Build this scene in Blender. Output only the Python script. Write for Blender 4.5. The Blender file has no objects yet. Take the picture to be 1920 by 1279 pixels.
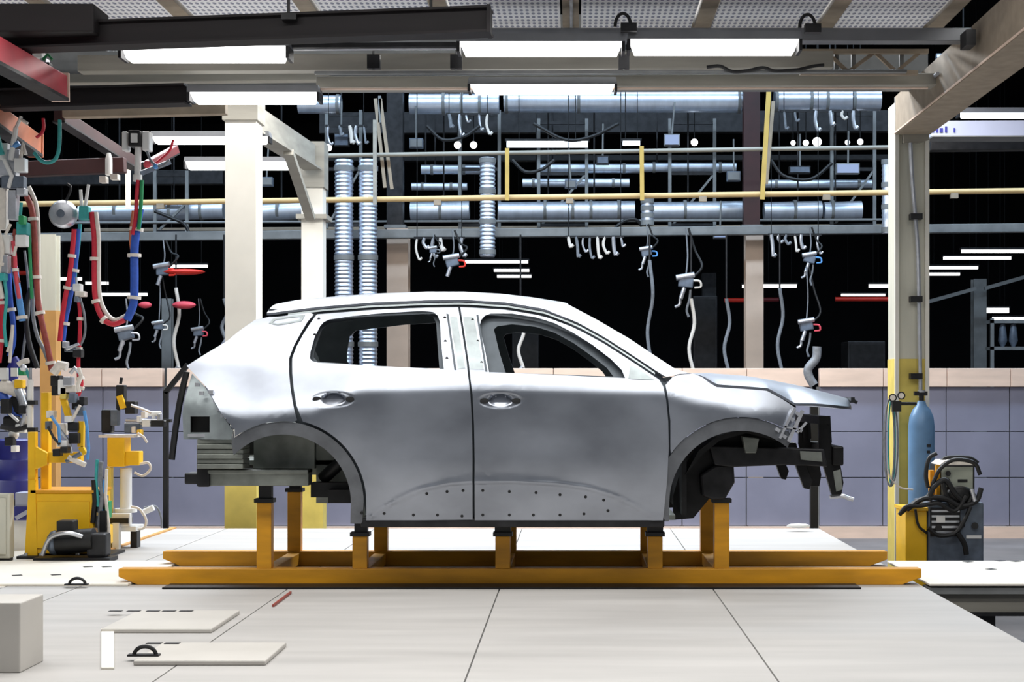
import bpy, bmesh, math, random
from mathutils import Vector, Matrix
random.seed(7)
SC = bpy.context.scene
COL = SC.collection
# ---------------------------------------------------------------- camera, world, lights, exposure
FPX, VX, VY, CZ = 2900.0, 1075.0, 735.0, 1.2
cam_d = bpy.data.cameras.new('camera'); cam = bpy.data.objects.new('camera', cam_d); COL.objects.link(cam)
cam.location = (0, 0, CZ); cam.rotation_euler = (math.pi/2, 0, 0)
cam_d.sensor_width = 36.0; cam_d.sensor_fit = 'HORIZONTAL'; cam_d.lens = 36.0*FPX/1920.0
cam_d.shift_x = -(VX-960.0)/1920.0; cam_d.shift_y = (VY-639.5)/1920.0
cam_d.clip_end = 200
SC.camera = cam
wd = bpy.data.worlds.new('hall_ambient'); SC.world = wd; wd.use_nodes = True
wd.node_tree.nodes['Background'].inputs[0].default_value = (0.80, 0.88, 1.0, 1)
wd.node_tree.nodes['Background'].inputs[1].default_value = 0.14
def area(name, loc, sx, sy, power, col=(1,1,1), rot=(0,0,0)):
    d = bpy.data.lights.new(name, 'AREA'); d.shape = 'RECTANGLE'; d.size = sx; d.size_y = sy; d.energy = power; d.color = col
    o = bpy.data.objects.new(name, d); COL.objects.link(o); o.location = loc; o.rotation_euler = rot
    return o
# unseen rows of ceiling luminaires above the work bay (above and in front of the frame)
for yy, pw in ((4.2, 90), (6.3, 230), (8.2, 240)):
    area('unseen_lamp_row', (-0.6, yy, 4.5), 9.0, 0.5, pw, (1.0, 0.985, 0.95))
area('unseen_lamp_row', (-0.6, 14.4, 4.7), 9.0, 0.6, 480, (1.0, 0.98, 0.95))  # unseen row added to brighten the roof and bonnet
area('unseen_lamp_row', (-0.6, 12.9, 4.5), 9.0, 0.4, 220, (1.0, 0.98, 0.95))  # unseen row added to brighten the thick white column
# unseen cool lamps put over the hall behind to brighten the ducts
for yy, pw in ((16.6, 1300), (20.3, 300)):
    area('unseen_high_lamp_row', (0, yy, 7.3), 18.0, 0.6, pw, (0.62, 0.80, 1.0))
vs = SC.view_settings
vs.view_transform = 'Standard'; vs.look = 'None'; vs.gamma = 1.0; vs.use_curve_mapping = False; vs.exposure = 0.0
SC.cycles.max_bounces = 6

def P(px, py, Y):
    return Vector(((px-VX)/FPX*Y, Y, CZ-(py-VY)/FPX*Y))
def S(Y): return FPX/Y            # pixels per metre at depth Y

# ---------------------------------------------------------------- materials
def lin(r, g, b):
    f = lambda c: (c/255/12.92) if c/255 <= 0.04045 else ((c/255+0.055)/1.055)**2.4
    return (f(r), f(g), f(b))
def mat(name, rgb, rough=0.5, metal=0.0, var=0.12, scale=6.0, bump=0.0, stretch=(1,1,1), emit=None, es=0.0, rvar=0.0, srgb=True):
    m = bpy.data.materials.new(name); m.use_nodes = True
    nt = m.node_tree; b = nt.nodes['Principled BSDF']
    c = lin(*rgb) if srgb else rgb
    b.inputs['Roughness'].default_value = rough; b.inputs['Metallic'].default_value = metal
    tc = nt.nodes.new('ShaderNodeTexCoord'); mp = nt.nodes.new('ShaderNodeMapping'); nz = nt.nodes.new('ShaderNodeTexNoise')
    mp.inputs['Scale'].default_value = stretch; nz.inputs['Scale'].default_value = scale; nz.inputs['Detail'].default_value = 4
    nt.links.new(tc.outputs['Object'], mp.inputs[0]); nt.links.new(mp.outputs[0], nz.inputs['Vector'])
    rp = nt.nodes.new('ShaderNodeValToRGB')
    rp.color_ramp.elements[0].position = 0.3; rp.color_ramp.elements[1].position = 0.7
    rp.color_ramp.elements[0].color = (*[x*(1-var) for x in c], 1); rp.color_ramp.elements[1].color = (*[min(1, x*(1+var)) for x in c], 1)
    nt.links.new(nz.outputs[0], rp.inputs[0]); nt.links.new(rp.outputs[0], b.inputs['Base Color'])
    if rvar:
        mr = nt.nodes.new('ShaderNodeMapRange'); mr.inputs['To Min'].default_value = rough-rvar; mr.inputs['To Max'].default_value = rough+rvar
        nt.links.new(nz.outputs[0], mr.inputs[0]); nt.links.new(mr.outputs[0], b.inputs['Roughness'])
    if bump:
        bp = nt.nodes.new('ShaderNodeBump'); bp.inputs['Strength'].default_value = bump; bp.inputs['Distance'].default_value = 0.01
        nt.links.new(nz.outputs[0], bp.inputs['Height']); nt.links.new(bp.outputs[0], b.inputs['Normal'])
    if emit:
        b.inputs['Emission Color'].default_value = (*emit, 1); b.inputs['Emission Strength'].default_value = es
    return m
M = {}
M['body'] = mat('bare_body_steel', (160,165,175), 0.33, 0.93, 0.2, 2.0, 0, (1,1,1.5), rvar=0.06)
M['arch'] = mat('darker_arch_steel', (112,115,120), 0.5, 0.75, 0.2, 8)  # arch lips: darker and rougher than the body steel
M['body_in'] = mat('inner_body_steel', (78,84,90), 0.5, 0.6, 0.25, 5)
M['body_rear'] = mat('galvanised_inner_panel', (150,158,160), 0.42, 0.6, 0.2, 9, 0.15)
M['body_under'] = mat('underbody_steel', (134,138,132), 0.5, 0.55, 0.3, 7, 0.2)
M['black'] = mat('black_rubber', (16,16,18), 0.55, 0, 0.3, 20)
M['dark'] = mat('dark_steel', (40,40,42), 0.5, 0.5, 0.4, 10, 0.2)
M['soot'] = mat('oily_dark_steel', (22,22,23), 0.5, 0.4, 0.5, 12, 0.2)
M['crane'] = mat('dark_maroon_paint', (15,8,12), 0.7, 0, 0.3, 3, 0, (0.4,1,6))
M['crane2'] = mat('brown_maroon_paint', (50,18,18), 0.55, 0, 0.3, 4)
M['orange'] = mat('orange_yellow_paint', (212,148,20), 0.5, 0, 0.22, 5, 0.1, (0.4,1,2))
M['yellow'] = mat('safety_yellow_paint', (238,186,22), 0.45, 0, 0.12, 4, 0.05)
M['paleyel'] = mat('pale_yellow_paint', (214,192,96), 0.55, 0, 0.15, 4)
M['column'] = mat('warm_white_column_paint', (226,222,212), 0.55, 0, 0.05, 3)
M['column2'] = mat('cream_grey_column_paint', (196,194,180), 0.55, 0, 0.09, 3, 0, (3,3,0.4))
M['column3'] = mat('beige_pink_column_paint', (190,168,150), 0.6, 0, 0.1, 3)
M['ochre'] = mat('ochre_column_paint', (196,146,84), 0.6, 0, 0.14, 3)
M['beam'] = mat('grey_beige_beam_paint', (150,146,136), 0.6, 0, 0.16, 3, 0.05, (0.5,1,4))
M['beam2'] = mat('weathered_tan_beam', (148,134,116), 0.65, 0, 0.14, 10, 0.05)
M['grey'] = mat('grey_paint', (120,122,122), 0.5, 0.1, 0.18, 5)
M['housing'] = mat('lamp_housing_grey', (118,120,124), 0.4, 0.4, 0.15, 3)
M['platform'] = mat('worn_steel_deck', (172,169,166), 0.62, 0.0, 0.10, 2.2, 0.05, (0.35,2.2,1), rvar=0.08)
M['white_plate'] = mat('white_deck_cover', (228,222,210), 0.6, 0, 0.05, 2.5)
M['white'] = mat('white_enamel', (228,228,226), 0.4, 0, 0.06, 6)
M['concrete'] = mat('hall_concrete', (112,106,104), 0.7, 0, 0.2, 1.5, 0.1)
M['fence'] = mat('blue_grey_fence_paint', (132,133,152), 0.5, 0.1, 0.10, 1.8)
M['cap'] = mat('beige_fence_cap', (226,200,182), 0.6, 0, 0.1, 2.0, 0, (1,1,5))
M['darkwall'] = mat('dark_hall_wall', (26,26,30), 0.85, 0, 0.3, 1.0)
M['darkceil'] = mat('dark_hall_ceiling', (30,30,32), 0.9, 0, 0.3, 1.0)
M['duct'] = mat('galvanised_duct', (214,224,238), 0.40, 0.85, 0.10, 4, 0.05, (3,1,1))
M['flex'] = mat('ribbed_duct_foil', (214,222,236), 0.34, 0.85, 0.10, 10)
M['steel'] = mat('bright_steel', (196,198,204), 0.32, 0.7, 0.15, 14)
M['red'] = mat('red_hose', (196,36,56), 0.45, 0, 0.12, 30)
M['redrail'] = mat('red_rail_paint', (190,66,78), 0.45, 0, 0.14, 4)
M['orangerail'] = mat('faded_orange_rail', (196,112,74), 0.5, 0, 0.14, 5)
M['darkred'] = mat('dark_red_paint', (104,24,30), 0.5, 0, 0.25, 5)
M['blue'] = mat('blue_hose', (44,84,178), 0.45, 0, 0.14, 30)
M['ltblue'] = mat('light_blue_hose', (86,150,214), 0.45, 0, 0.12, 30)
M['navy'] = mat('navy_drum_paint', (42,44,128), 0.4, 0, 0.12, 4)
M['teal'] = mat('teal_hose', (56,160,158), 0.45, 0, 0.12, 30)
M['green'] = mat('green_hose', (30,140,84), 0.45, 0, 0.12, 30)
M['brown'] = mat('brown_red_hose', (144,62,52), 0.5, 0, 0.2, 30)
M['ivory'] = mat('ivory_hose', (222,214,204), 0.5, 0, 0.08, 30)
M['greyhose'] = mat('grey_hose', (120,124,130), 0.5, 0, 0.2, 30)
M['signal'] = mat('signal_red_tool', (224,52,36), 0.45, 0, 0.12, 8)
M['pinkred'] = mat('pink_red_tool', (214,74,88), 0.45, 0, 0.12, 8)
M['cyl'] = mat('blue_gas_cylinder', (104,142,182), 0.38, 0.1, 0.12, 6)
M['panel'] = mat('grey_green_control_panel', (160,164,150), 0.5, 0, 0.1, 6)
M['machine'] = mat('slate_machine_paint', (96,106,120), 0.45, 0.2, 0.3, 10)
M['bluegirder'] = mat('pale_blue_girder', (166,172,196), 0.5, 0, 0.06, 3)
M['pipe'] = mat('ochre_pipe', (206,176,124), 0.45, 0, 0.12, 3)
M['postyel'] = mat('dull_yellow_post', (190,160,84), 0.5, 0, 0.14, 4)
M['block'] = mat('off_white_block', (186,182,176), 0.65, 0, 0.06, 2.5)
M['tube'] = mat('lit_tube', (255,255,255), 0.5, 0, 0, emit=(1.0, 0.985, 0.97), es=5.0)
M['tube_far'] = mat('distant_lit_tube', (255,255,255), 0.5, 0, 0, emit=(1.0, 0.98, 0.96), es=2.2)
M['tube_cool'] = mat('cool_lit_tube', (255,255,255), 0.5, 0, 0, emit=(0.85, 0.93, 1.0), es=2.2)
# perforated ceiling plate: dark staggered dots
def perf():
    m = bpy.data.materials.new('perforated_plate'); m.use_nodes = True; nt = m.node_tree; b = nt.nodes['Principled BSDF']
    tc = nt.nodes.new('ShaderNodeTexCoord'); mp = nt.nodes.new('ShaderNodeMapping')
    vo = nt.nodes.new('ShaderNodeTexVoronoi'); vo.inputs['Scale'].default_value = 26; vo.inputs['Randomness'].default_value = 0.0
    mp.inputs['Scale'].default_value = (1, 0.42, 1); mp.inputs['Rotation'].default_value = (0,0,0)
    rp = nt.nodes.new('ShaderNodeValToRGB'); rp.color_ramp.elements[0].position = 0.26; rp.color_ramp.elements[1].position = 0.36
    rp.color_ramp.elements[0].color = (*lin(140,144,164), 1); rp.color_ramp.elements[1].color = (*lin(252,252,255), 1)
    nt.links.new(tc.outputs['Object'], mp.inputs[0]); nt.links.new(mp.outputs[0], vo.inputs['Vector'])
    nt.links.new(vo.outputs['Distance'], rp.inputs[0]); nt.links.new(rp.outputs[0], b.inputs['Base Color'])
    b.inputs['Roughness'].default_value = 0.6
    return m
M['perf'] = perf()

# ---------------------------------------------------------------- mesh builder
class MB:
    def __init__(s): s.v = []; s.f = []
    def add(s, vs, fs):
        o = len(s.v); s.v += [Vector(a) for a in vs]; s.f += [tuple(i+o for i in f) for f in fs]; return s
    def bx(s, x0, x1, y0, y1, z0, z1):
        return s.add([(x0,y0,z0),(x1,y0,z0),(x1,y1,z0),(x0,y1,z0),(x0,y0,z1),(x1,y0,z1),(x1,y1,z1),(x0,y1,z1)],
                     [(0,3,2,1),(4,5,6,7),(0,1,5,4),(1,2,6,5),(2,3,7,6),(3,0,4,7)])
    def pbx(s, px0, px1, py0, py1, Y, d):      # box whose front face lies at depth Y between two pixel corners, d deep
        a = P(px0, py1, Y); b = P(px1, py0, Y)
        return s.bx(a.x, b.x, Y, Y+d, a.z, b.z)
    def obox(s, c, size, rot):                 # oriented box
        R = rot.to_3x3() if hasattr(rot, 'to_3x3') else rot
        h = [Vector((sx*size[0]/2, sy*size[1]/2, sz*size[2]/2)) for sz in (-1,1) for sx, sy in ((-1,-1),(1,-1),(1,1),(-1,1))]
        return s.add([Vector(c)+R@q for q in h], [(0,3,2,1),(4,5,6,7),(0,1,5,4),(1,2,6,5),(2,3,7,6),(3,0,4,7)])
    def bar(s, p0, p1, w, h, up=(0,0,1)):      # rectangular bar between two points
        p0 = Vector(p0); p1 = Vector(p1); d = (p1-p0); L = d.length; d.normalize()
        u = Vector(up); sd = d.cross(u)
        if sd.length < 1e-4: sd = d.cross(Vector((1,0,0)))
        sd.normalize(); u = sd.cross(d)
        R = Matrix((d, sd, u)).transposed()
        return s.obox((p0+p1)/2, (L, w, h), R)
    def cyl(s, p0, p1, r0, r1=None, n=12):
        if r1 is None: r1 = r0
        p0 = Vector(p0); p1 = Vector(p1); d = (p1-p0).normalized()
        a = d.orthogonal().normalized(); b = d.cross(a)
        vs = []
        for p, r in ((p0,r0),(p1,r1)):
            for i in range(n):
                t = 2*math.pi*i/n; vs.append(p+(a*math.cos(t)+b*math.sin(t))*r)
        fs = [(i, (i+1)%n, n+(i+1)%n, n+i) for i in range(n)] + [tuple(reversed(range(n))), tuple(range(n, 2*n))]
        return s.add(vs, fs)
    def tube(s, pts, r, n=8, rf=None):
        pts = [Vector(p) for p in pts]; m = len(pts); vs = []; fs = []
        t = (pts[1]-pts[0]).normalized(); a = t.orthogonal().normalized()
        for k in range(m):
            t = (pts[min(k+1, m-1)]-pts[max(k-1, 0)]).normalized()
            a = (a - t*a.dot(t)).normalized(); b = t.cross(a)
            rr = rf(k/(m-1)) if rf else r
            for i in range(n):
                g = 2*math.pi*i/n; vs.append(pts[k]+(a*math.cos(g)+b*math.sin(g))*rr)
        for k in range(m-1):
            for i in range(n): fs.append((k*n+i, k*n+(i+1)%n, (k+1)*n+(i+1)%n, (k+1)*n+i))
        fs += [tuple(reversed(range(n))), tuple(range((m-1)*n, m*n))]
        return s.add(vs, fs)
    def lathe(s, prof, c, axis='z', n=16):     # prof: (radius, height)
        vs = []; fs = []; m = len(prof); c = Vector(c)
        for r, h in prof:
            for i in range(n):
                t = 2*math.pi*i/n; x, y = r*math.cos(t), r*math.sin(t)
                q = {'z': (x,y,h), 'x': (h,x,y), 'y': (x,h,y)}[axis]; vs.append(c+Vector(q))
        for k in range(m-1):
            for i in range(n): fs.append((k*n+i, k*n+(i+1)%n, (k+1)*n+(i+1)%n, (k+1)*n+i))
        fs += [tuple(reversed(range(n))), tuple(range((m-1)*n, m*n))]
        return s.add(vs, fs)
    def prism(s, poly, y0, y1):                # poly of (x,z) extruded along y
        n = len(poly)
        return s.add([(x,y0,z) for x,z in poly]+[(x,y1,z) for x,z in poly],
                     [tuple(range(n)), tuple(reversed(range(n,2*n)))]+[(i,n+i,n+(i+1)%n,(i+1)%n) for i in range(n)])
    def pprism(s, poly, Y, d):                 # poly of pixels at depth Y, d deep
        return s.prism([((px-VX)/FPX*Y, CZ-(py-VY)/FPX*Y) for px, py in poly], Y, Y+d)
    def sph(s, c, r, n=10, sq=(1,1,1)):
        c = Vector(c); m = max(4, n//2); vs = []; fs = []
        for k in range(1, m):
            ph = math.pi*k/m
            for i in range(n):
                t = 2*math.pi*i/n; vs.append(c+Vector((r*sq[0]*math.sin(ph)*math.cos(t), r*sq[1]*math.sin(ph)*math.sin(t), r*sq[2]*math.cos(ph))))
        top = len(vs); vs.append(c+Vector((0,0,r*sq[2]))); bot = len(vs); vs.append(c-Vector((0,0,r*sq[2])))
        for k in range(m-2):
            for i in range(n): fs.append((k*n+i, (k+1)*n+i, (k+1)*n+(i+1)%n, k*n+(i+1)%n))
        for i in range(n):
            fs.append((top, i, (i+1)%n)); fs.append((bot, (m-2)*n+(i+1)%n, (m-2)*n+i))
        return s.add(vs, fs)
ORIG = {}
def setp(o, label=None, cat=None, group=None, kind=None):
    if label: o['label'] = label
    if cat: o['category'] = cat
    if group: o['group'] = group
    if kind: o['kind'] = kind
    return o
def base_of(vs):
    xs = [v.x for v in vs]; ys = [v.y for v in vs]; zs = [v.z for v in vs]
    return Vector(((min(xs)+max(xs))/2, (min(ys)+max(ys))/2, min(zs)))
def obj(name, mb, m, parent=None, label=None, cat=None, group=None, kind=None, smooth=True, bevel=0.0):
    org = ORIG[parent.name] if parent else base_of(mb.v)
    me = bpy.data.meshes.new(name); me.from_pydata([v-org for v in mb.v], [], mb.f)
    bm = bmesh.new(); bm.from_mesh(me); bmesh.ops.recalc_face_normals(bm, faces=bm.faces); bm.to_mesh(me); bm.free()
    if smooth:
        for p in me.polygons: p.use_smooth = True
        me.set_sharp_from_angle(angle=0.7)
    me.materials.append(M[m] if isinstance(m, str) else m)
    o = bpy.data.objects.new(name, me); COL.objects.link(o)
    if parent: o.parent = parent
    else: o.location = org
    ORIG[o.name] = org
    if bevel:
        b = o.modifiers.new('bevel', 'BEVEL'); b.width = bevel; b.segments = 2; b.limit_method = 'ANGLE'; b.angle_limit = 0.9
    return setp(o, label, cat, group, kind)
def thing(name, label, cat, loc, group=None):
    o = bpy.data.objects.new(name, None); COL.objects.link(o); o.location = loc; o.empty_display_size = 0.1
    ORIG[o.name] = Vector(loc)
    return setp(o, label, cat, group)
def copies(root, places):          # places: (loc, label); copies the thing with its parts and sub-parts
    out = []
    for loc, label in places:
        r = root.copy(); COL.objects.link(r); r.location = loc; r['label'] = label; ORIG[r.name] = Vector(loc)
        for ch in list(root.children):
            c = ch.copy(); COL.objects.link(c); c.parent = r
            for g in ch.children:
                d = g.copy(); COL.objects.link(d); d.parent = c
        out.append(r)
    return out
def crom(pts, k=6):                # Catmull-Rom through points (2-D or 3-D Vectors)
    pts = [Vector(p) for p in pts]; q = [2*pts[0]-pts[1]]+pts+[2*pts[-1]-pts[-2]]; out = []
    for i in range(1, len(q)-2):
        a, b, c, d = q[i-1], q[i], q[i+1], q[i+2]
        for j in range(k):
            t = j/k
            out.append(0.5*((2*b)+(c-a)*t+(2*a-5*b+4*c-d)*t*t+(3*b-a-3*c+d)*t**3))
    out.append(pts[-1]); return out
# ---------------------------------------------------------------- the setting
def struct(name, mb, m, parent=None): return obj(name, mb, m, parent, kind=None if parent else 'structure', smooth=False)
struct('floor', MB().bx(-24, 24, -8, 46, -0.7, -0.5), 'concrete')
struct('ceiling', MB().bx(-24, 24, 11.5, 46, 9.0, 9.2), 'darkceil')
struct('wall_back', MB().bx(-24, 24, 45, 45.3, -0.5, 9.0), 'darkwall')
struct('wall_left', MB().bx(-24.3, -24, 10, 46, -0.5, 9.0), 'darkwall')
struct('wall_right', MB().bx(24, 24.3, 10, 46, -0.5, 9.0), 'darkwall')

# raised deck of steel plates
pf = thing('assembly_platform', 'raised pale steel deck the car body stands on, seams running towards the viewer', 'platform', (-1.5, 8, -0.5))
obj('platform_base', MB().bx(-12, 2.13, 2.0, 13.56, -0.5, -0.014), 'grey', pf, smooth=False)
xs = [-12, -9, -7.2, -5.4, -3.5, -3.04, -1.74, -0.45, 0.85, 2.16]
for i in range(len(xs)-1):
    for y0, y1 in ((2.0, 5.9), (5.9, 9.49), (9.49, 13.6)):
        if xs[i+1] < -3.0 and y0 > 9: mm = 'white_plate' if xs[i+1] <= -3.5 else 'platform'
        else: mm = 'platform'
        g = 0.004
        obj('steel_plate', MB().bx(xs[i]+g, xs[i+1]-g, y0+g, y1-g, -0.014, 0.0), mm, pf, smooth=False)
obj('edge_strip', MB().bx(-3.53, -3.49, 10.9, 13.6, -0.01, 0.012), 'ochre', pf, label='worn orange edge strip', smooth=False)

def cover(name, label, x0, x1, slots):
    t = thing(name, label, 'floor cover', ((x0+x1)/2, 10.2, 0))
    obj('plate', MB().bx(x0, x1, 9.55, 10.85, 0.0, 0.016), 'white_plate', t, smooth=False, bevel=0.004)
    for (x, y) in slots:
        obj('slot', MB().obox((x, y, 0.0165), (0.06, 0.05, 0.003), Matrix.Rotation(0.5, 3, 'Z')), 'black', t, smooth=False)
    return t
def onz(px, py, z=0.0):
    Y = (CZ-z)*FPX/(py-VY); return P(px, py, Y)
sl = [onz(x, y, 0.016) for x, y in ((105,1078),(32,1079))]+[onz(x,y,0.016) for x, y in ((165,1063),(200,1063))]
t = cover('deck_cover', 'white slotted deck cover left of the orange skid', -8.0, -2.75, [(v.x, v.y) for v in sl])
t2 = cover('deck_cover', 'white slotted deck cover right of the orange skid', 2.2, 8.0, [(onz(x,y).x, onz(x,y).y) for x, y in ((1815,1058),(1875,1056),(1905,1057),(1858,1072))])
ev = [o for o in t2.children]
def lifting_eye(px, py, label, z=0.016):
    c = onz(px, py, z); t = thing('lifting_eye', label, 'lifting eye', c)
    n = 14
    obj('ring', MB().tube([c+Vector((0.05*math.cos(math.pi*k/n), 0.0, 0.042*math.sin(math.pi*k/n))) for k in range(n+1)], 0.009), 'black', t)
    obj('foot', MB().bx(c.x-0.075, c.x+0.065, c.y-0.02, c.y+0.02, c.z, c.z+0.008), 'dark', t, smooth=False)
lifting_eye(145, 1097, 'black lifting eye on the white deck cover near the left end of the skid')
# low white stop blocks at the front left of the deck
SB = []
def stop_block(label, x0, x1, y0, y1, z, slots):
    t = thing('stop_block', label, 'deck block', ((x0+x1)/2, (y0+y1)/2, 0))
    obj('block', MB().bx(x0, x1, y0, y1, 0.0, z), 'block', t, smooth=False, bevel=0.006)
    SB.append(t)
    for px in slots:
        x = (px-VX)/FPX*(y1-0.03); obj('slot', MB().bx(x-0.035, x+0.035, y1-0.06, y1-0.02, z, z+0.002), 'black', t, smooth=False)
stop_block('low white deck block with a row of five black slots, front left', -2.35, -1.80, 7.69, 8.35, 0.022, (218,252,288,318,350))
stop_block('low white deck block with two black slots nearest the viewer', -1.93, -1.35, 6.78, 7.28, 0.022, (290,324))
stop_block('tall white deck block without slots at the left picture edge', -3.6, -2.36, 6.6, 6.89, 0.30, ())
lifting_eye(272, 1230, 'black lifting eye on the two-slot white deck block', 0.022)
q = [onz(a, b) for a, b in ((190,1182),(214,1182),(214,1256),(190,1256))]
obj('tail_strip', MB().add([(v.x,v.y,0.0) for v in q]+[(v.x,v.y,0.01) for v in q], [(0,3,2,1),(4,5,6,7),(0,1,5,4),(1,2,6,5),(2,3,7,6),(3,0,4,7)]), 'white_plate', SB[0], smooth=False, label='flat white strip reaching towards the viewer')
obj('scratch_rod', MB().bar(onz(512,1136,0.008), onz(545,1111,0.008), 0.012, 0.012), 'brown', label='short rusty rod lying on the deck in front of the skid', cat='rod')

# pit beside the deck
t = thing('pit_beam', 'olive grey steel beam in the pit under the right deck cover', 'beam', (5.1, 9.75, -0.5))
obj('web', MB().bx(2.2, 8.0, 9.6, 9.7, -0.165, -0.05), M['beam'], t, smooth=False)
obj('flange', MB().bx(2.2, 8.0, 9.56, 9.74, -0.05, -0.012), 'grey', t, smooth=False)
obj('flange', MB().bx(2.2, 8.0, 9.55, 9.74, -0.185, -0.165), 'dark', t, smooth=False)
for k in range(3):
    x = 2.5+2.4*k; obj('leg', MB().bx(x, x+0.12, 9.6, 9.72, -0.5, -0.18), 'dark', t, smooth=False)
for i, (y, lb) in enumerate(((9.25, 'steel track rail in the pit right of the deck, farther one'), (8.6, 'steel track rail in the pit right of the deck, nearer one'))):
    t = thing('pit_rail', lb, 'rail', (4.5, y, -0.5))
    obj('rail', MB().bx(2.3, 8, y-0.03, y+0.03, -0.42, -0.32), 'steel' if i else 'grey', t, smooth=False, bevel=0.006)
    for k in range(8): obj('sleeper', MB().bx(2.35+k*0.5, 2.5+k*0.5, y-0.15, y+0.15, -0.5, -0.42), 'dark', t, smooth=False)

# guard fence behind
FY = 18.0
def fence(label, px0, px1, group=None, gaps=()):
    x0 = (px0-VX)/FPX*FY; x1 = (px1-VX)/FPX*FY
    t = thing('guard_fence', label, 'fence', ((x0+x1)/2, FY, -0.5))
    n = max(1, round((x1-x0)/0.78)); w = (x1-x0)/n
    for k in range(n):
        a = x0+k*w
        for z0, z1 in ((-0.355, 0.20), (0.21, 0.735), (0.745, 1.255)):
            obj('panel', MB().bx(a+0.006, a+w-0.006, FY, FY+0.03, z0, z1), 'fence', t, smooth=False)
        obj('cap', MB().bx(a+0.003, a+w-0.003, FY-0.05, FY+0.08, 1.26, 1.475), 'cap', t, smooth=False, bevel=0.006)
        obj('base_rail', MB().bx(a, a+w, FY-0.06, FY+0.06, -0.5, -0.365), 'cap', t, smooth=False)
    for k in range(n+1):
        obj('post', MB().bx(x0+k*w-0.025, x0+k*w+0.025, FY+0.03, FY+0.08, -0.5, 1.26), 'grey', t, smooth=False)
fence('blue grey guard fence with beige cap, left of the black post behind the car tail', -260, 306)
fence('long blue grey guard fence with beige cap running behind the car to the black post', 314, 1520)
fence('blue grey guard fence with beige cap, right of the gas cylinder and black post', 1536, 2250)

# columns
def column(name, label, px, w, Y, ztop, m, paint=None, zp=0.0, flange=True):
    x = (px-VX)/FPX*Y; h = w/2/S(Y)
    t = thing(name, label, 'column', (x, Y+h, -0.5))
    if flange:   # H section: the flange faces the viewer
        mb = MB().bx(x-h, x+h, Y, Y+0.02, -0.5, ztop).bx(x-h, x+h, Y+2*h-0.02, Y+2*h, -0.5, ztop).bx(x-0.012, x+0.012, Y+0.02, Y+2*h-0.02, -0.5, ztop)
    else:
        mb = MB().bx(x-h, x+h, Y, Y+2*h, -0.5, ztop)
    obj('shaft', mb, m, t, smooth=False, bevel=0.0)
    obj('base_plate', MB().bx(x-h-0.06, x+h+0.06, Y-0.06, Y+2*h+0.06, -0.5, -0.47), 'grey', t, smooth=False)
    if paint:
        e = 0.004
        obj('painted_base', MB().bx(x-h-e, x+h+e, Y-e, Y+2*h+e, -0.47, zp), paint, t, smooth=False, label='yellow painted column foot')
    return t, x, h
c1, x1c, h1 = column('steel_column', 'thick white column rising behind the car tail', 451, 58, 14.0, 3.85, 'column', 'paleyel', 0.72, flange=False)
obj('head_plate', MB().bx(x1c-h1-0.02, x1c+h1+0.02, 13.97, 14.32, 3.66, 3.86), 'beam', c1, smooth=False)
c2, x2c, h2 = column('steel_column', 'slimmer white column rising behind the car roof', 585, 40, 17.0, 3.95, 'column', 'paleyel', 0.3, flange=False)
obj('head_plate', MB().bx(x2c-h2-0.02, x2c+h2+0.02, 16.97, 17.28, 3.45, 3.95), 'beam', c2, smooth=False)
obj('head_plate', MB().bx(x2c-h2-0.05, x2c+h2+0.05, 16.94, 17.32, 3.1, 3.15), 'beam', c2, smooth=False)
# right column: H section seen at an angle with a conduit
RY = 12.6
c3, x3c, h3 = column('steel_column', 'cream H-section column with conduit and yellow foot right of the car nose', 1709, 62, RY, 3.56, 'column2', None, 0, flange=False)
e = 0.005
obj('painted_base', MB().bx(x3c-h3-e, x3c+h3+e, RY-e, RY+2*h3+e, -0.47, 1.47), 'paleyel', c3, smooth=False, label='dull yellow painted column foot')
for sx in (-1, 1):
    obj('flange_edge', MB().bx(x3c+sx*(h3-0.012)-0.016, x3c+sx*(h3-0.012)+0.016, RY-0.03, RY-0.004, -0.47, 3.6), 'column', c3, smooth=False)
obj('bracket', MB().pprism([(1694,252),(1742,240),(1742,262),(1722,268),(1694,268)], RY-0.06, 0.2), 'beam', c3, smooth=False)
cd = obj('conduit', MB().tube(crom([P(1707,268,RY-0.05), P(1710,330,RY-0.05), P(1716,404,RY-0.05), P(1721,470,RY-0.05), P(1723,560,RY-0.05), P(1725,680,RY-0.05), P(1726,745,RY-0.05)], 4), 0.017), 'steel', c3)
for py in (405, 560, 705):
    obj('clamp', MB().pbx(1708, 1730, py-5, py+6, RY-0.09, 0.08), 'dark', cd, smooth=False)
# columns of the bay behind the fence
column('steel_column', 'beige column beyond the fence, seen above and through the rear door window', 745, 40, 20.2, 3.34, 'column3')
column('steel_column', 'pinkish column beyond the fence, above the car bonnet', 1415, 33, 20.2, 3.36, 'column3')
column('steel_column', 'ochre and grey column behind the hoses at the left', 90, 28, 15.2, 2.75, 'column2', 'ochre', 2.0)
column('steel_column', 'dark grey column beyond the fence between the hanging tools at the left', 312, 18, 21.5, 2.5, 'grey')
column('steel_column', 'pale grey far column right of the cream column', 1838, 24, 26, 3.1, 'grey')
column('steel_column', 'dim grey far column beyond the fence right of the bonnet hinge', 1330, 26, 26, 3.2, 'dark')
for px, lb, m in ((740, 'upper shaft of the beige column, darkness put into its colour', 'dark'), (1410, 'upper shaft of the pinkish column, darkness put into its brown colour', 'crane2')):
    Y = 20.25; t = thing('darkened_shaft', lb, 'post', P(px, 425, Y))
    obj('post', MB().pbx(px-15, px+15, 120, 424, Y, 0.2), m, t, smooth=False)  # column shaft in darkness, the shade put into its colour
    obj('foot_plate', MB().pbx(px-20, px+20, 421, 427, Y-0.03, 0.26), 'grey', t, smooth=False)
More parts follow.
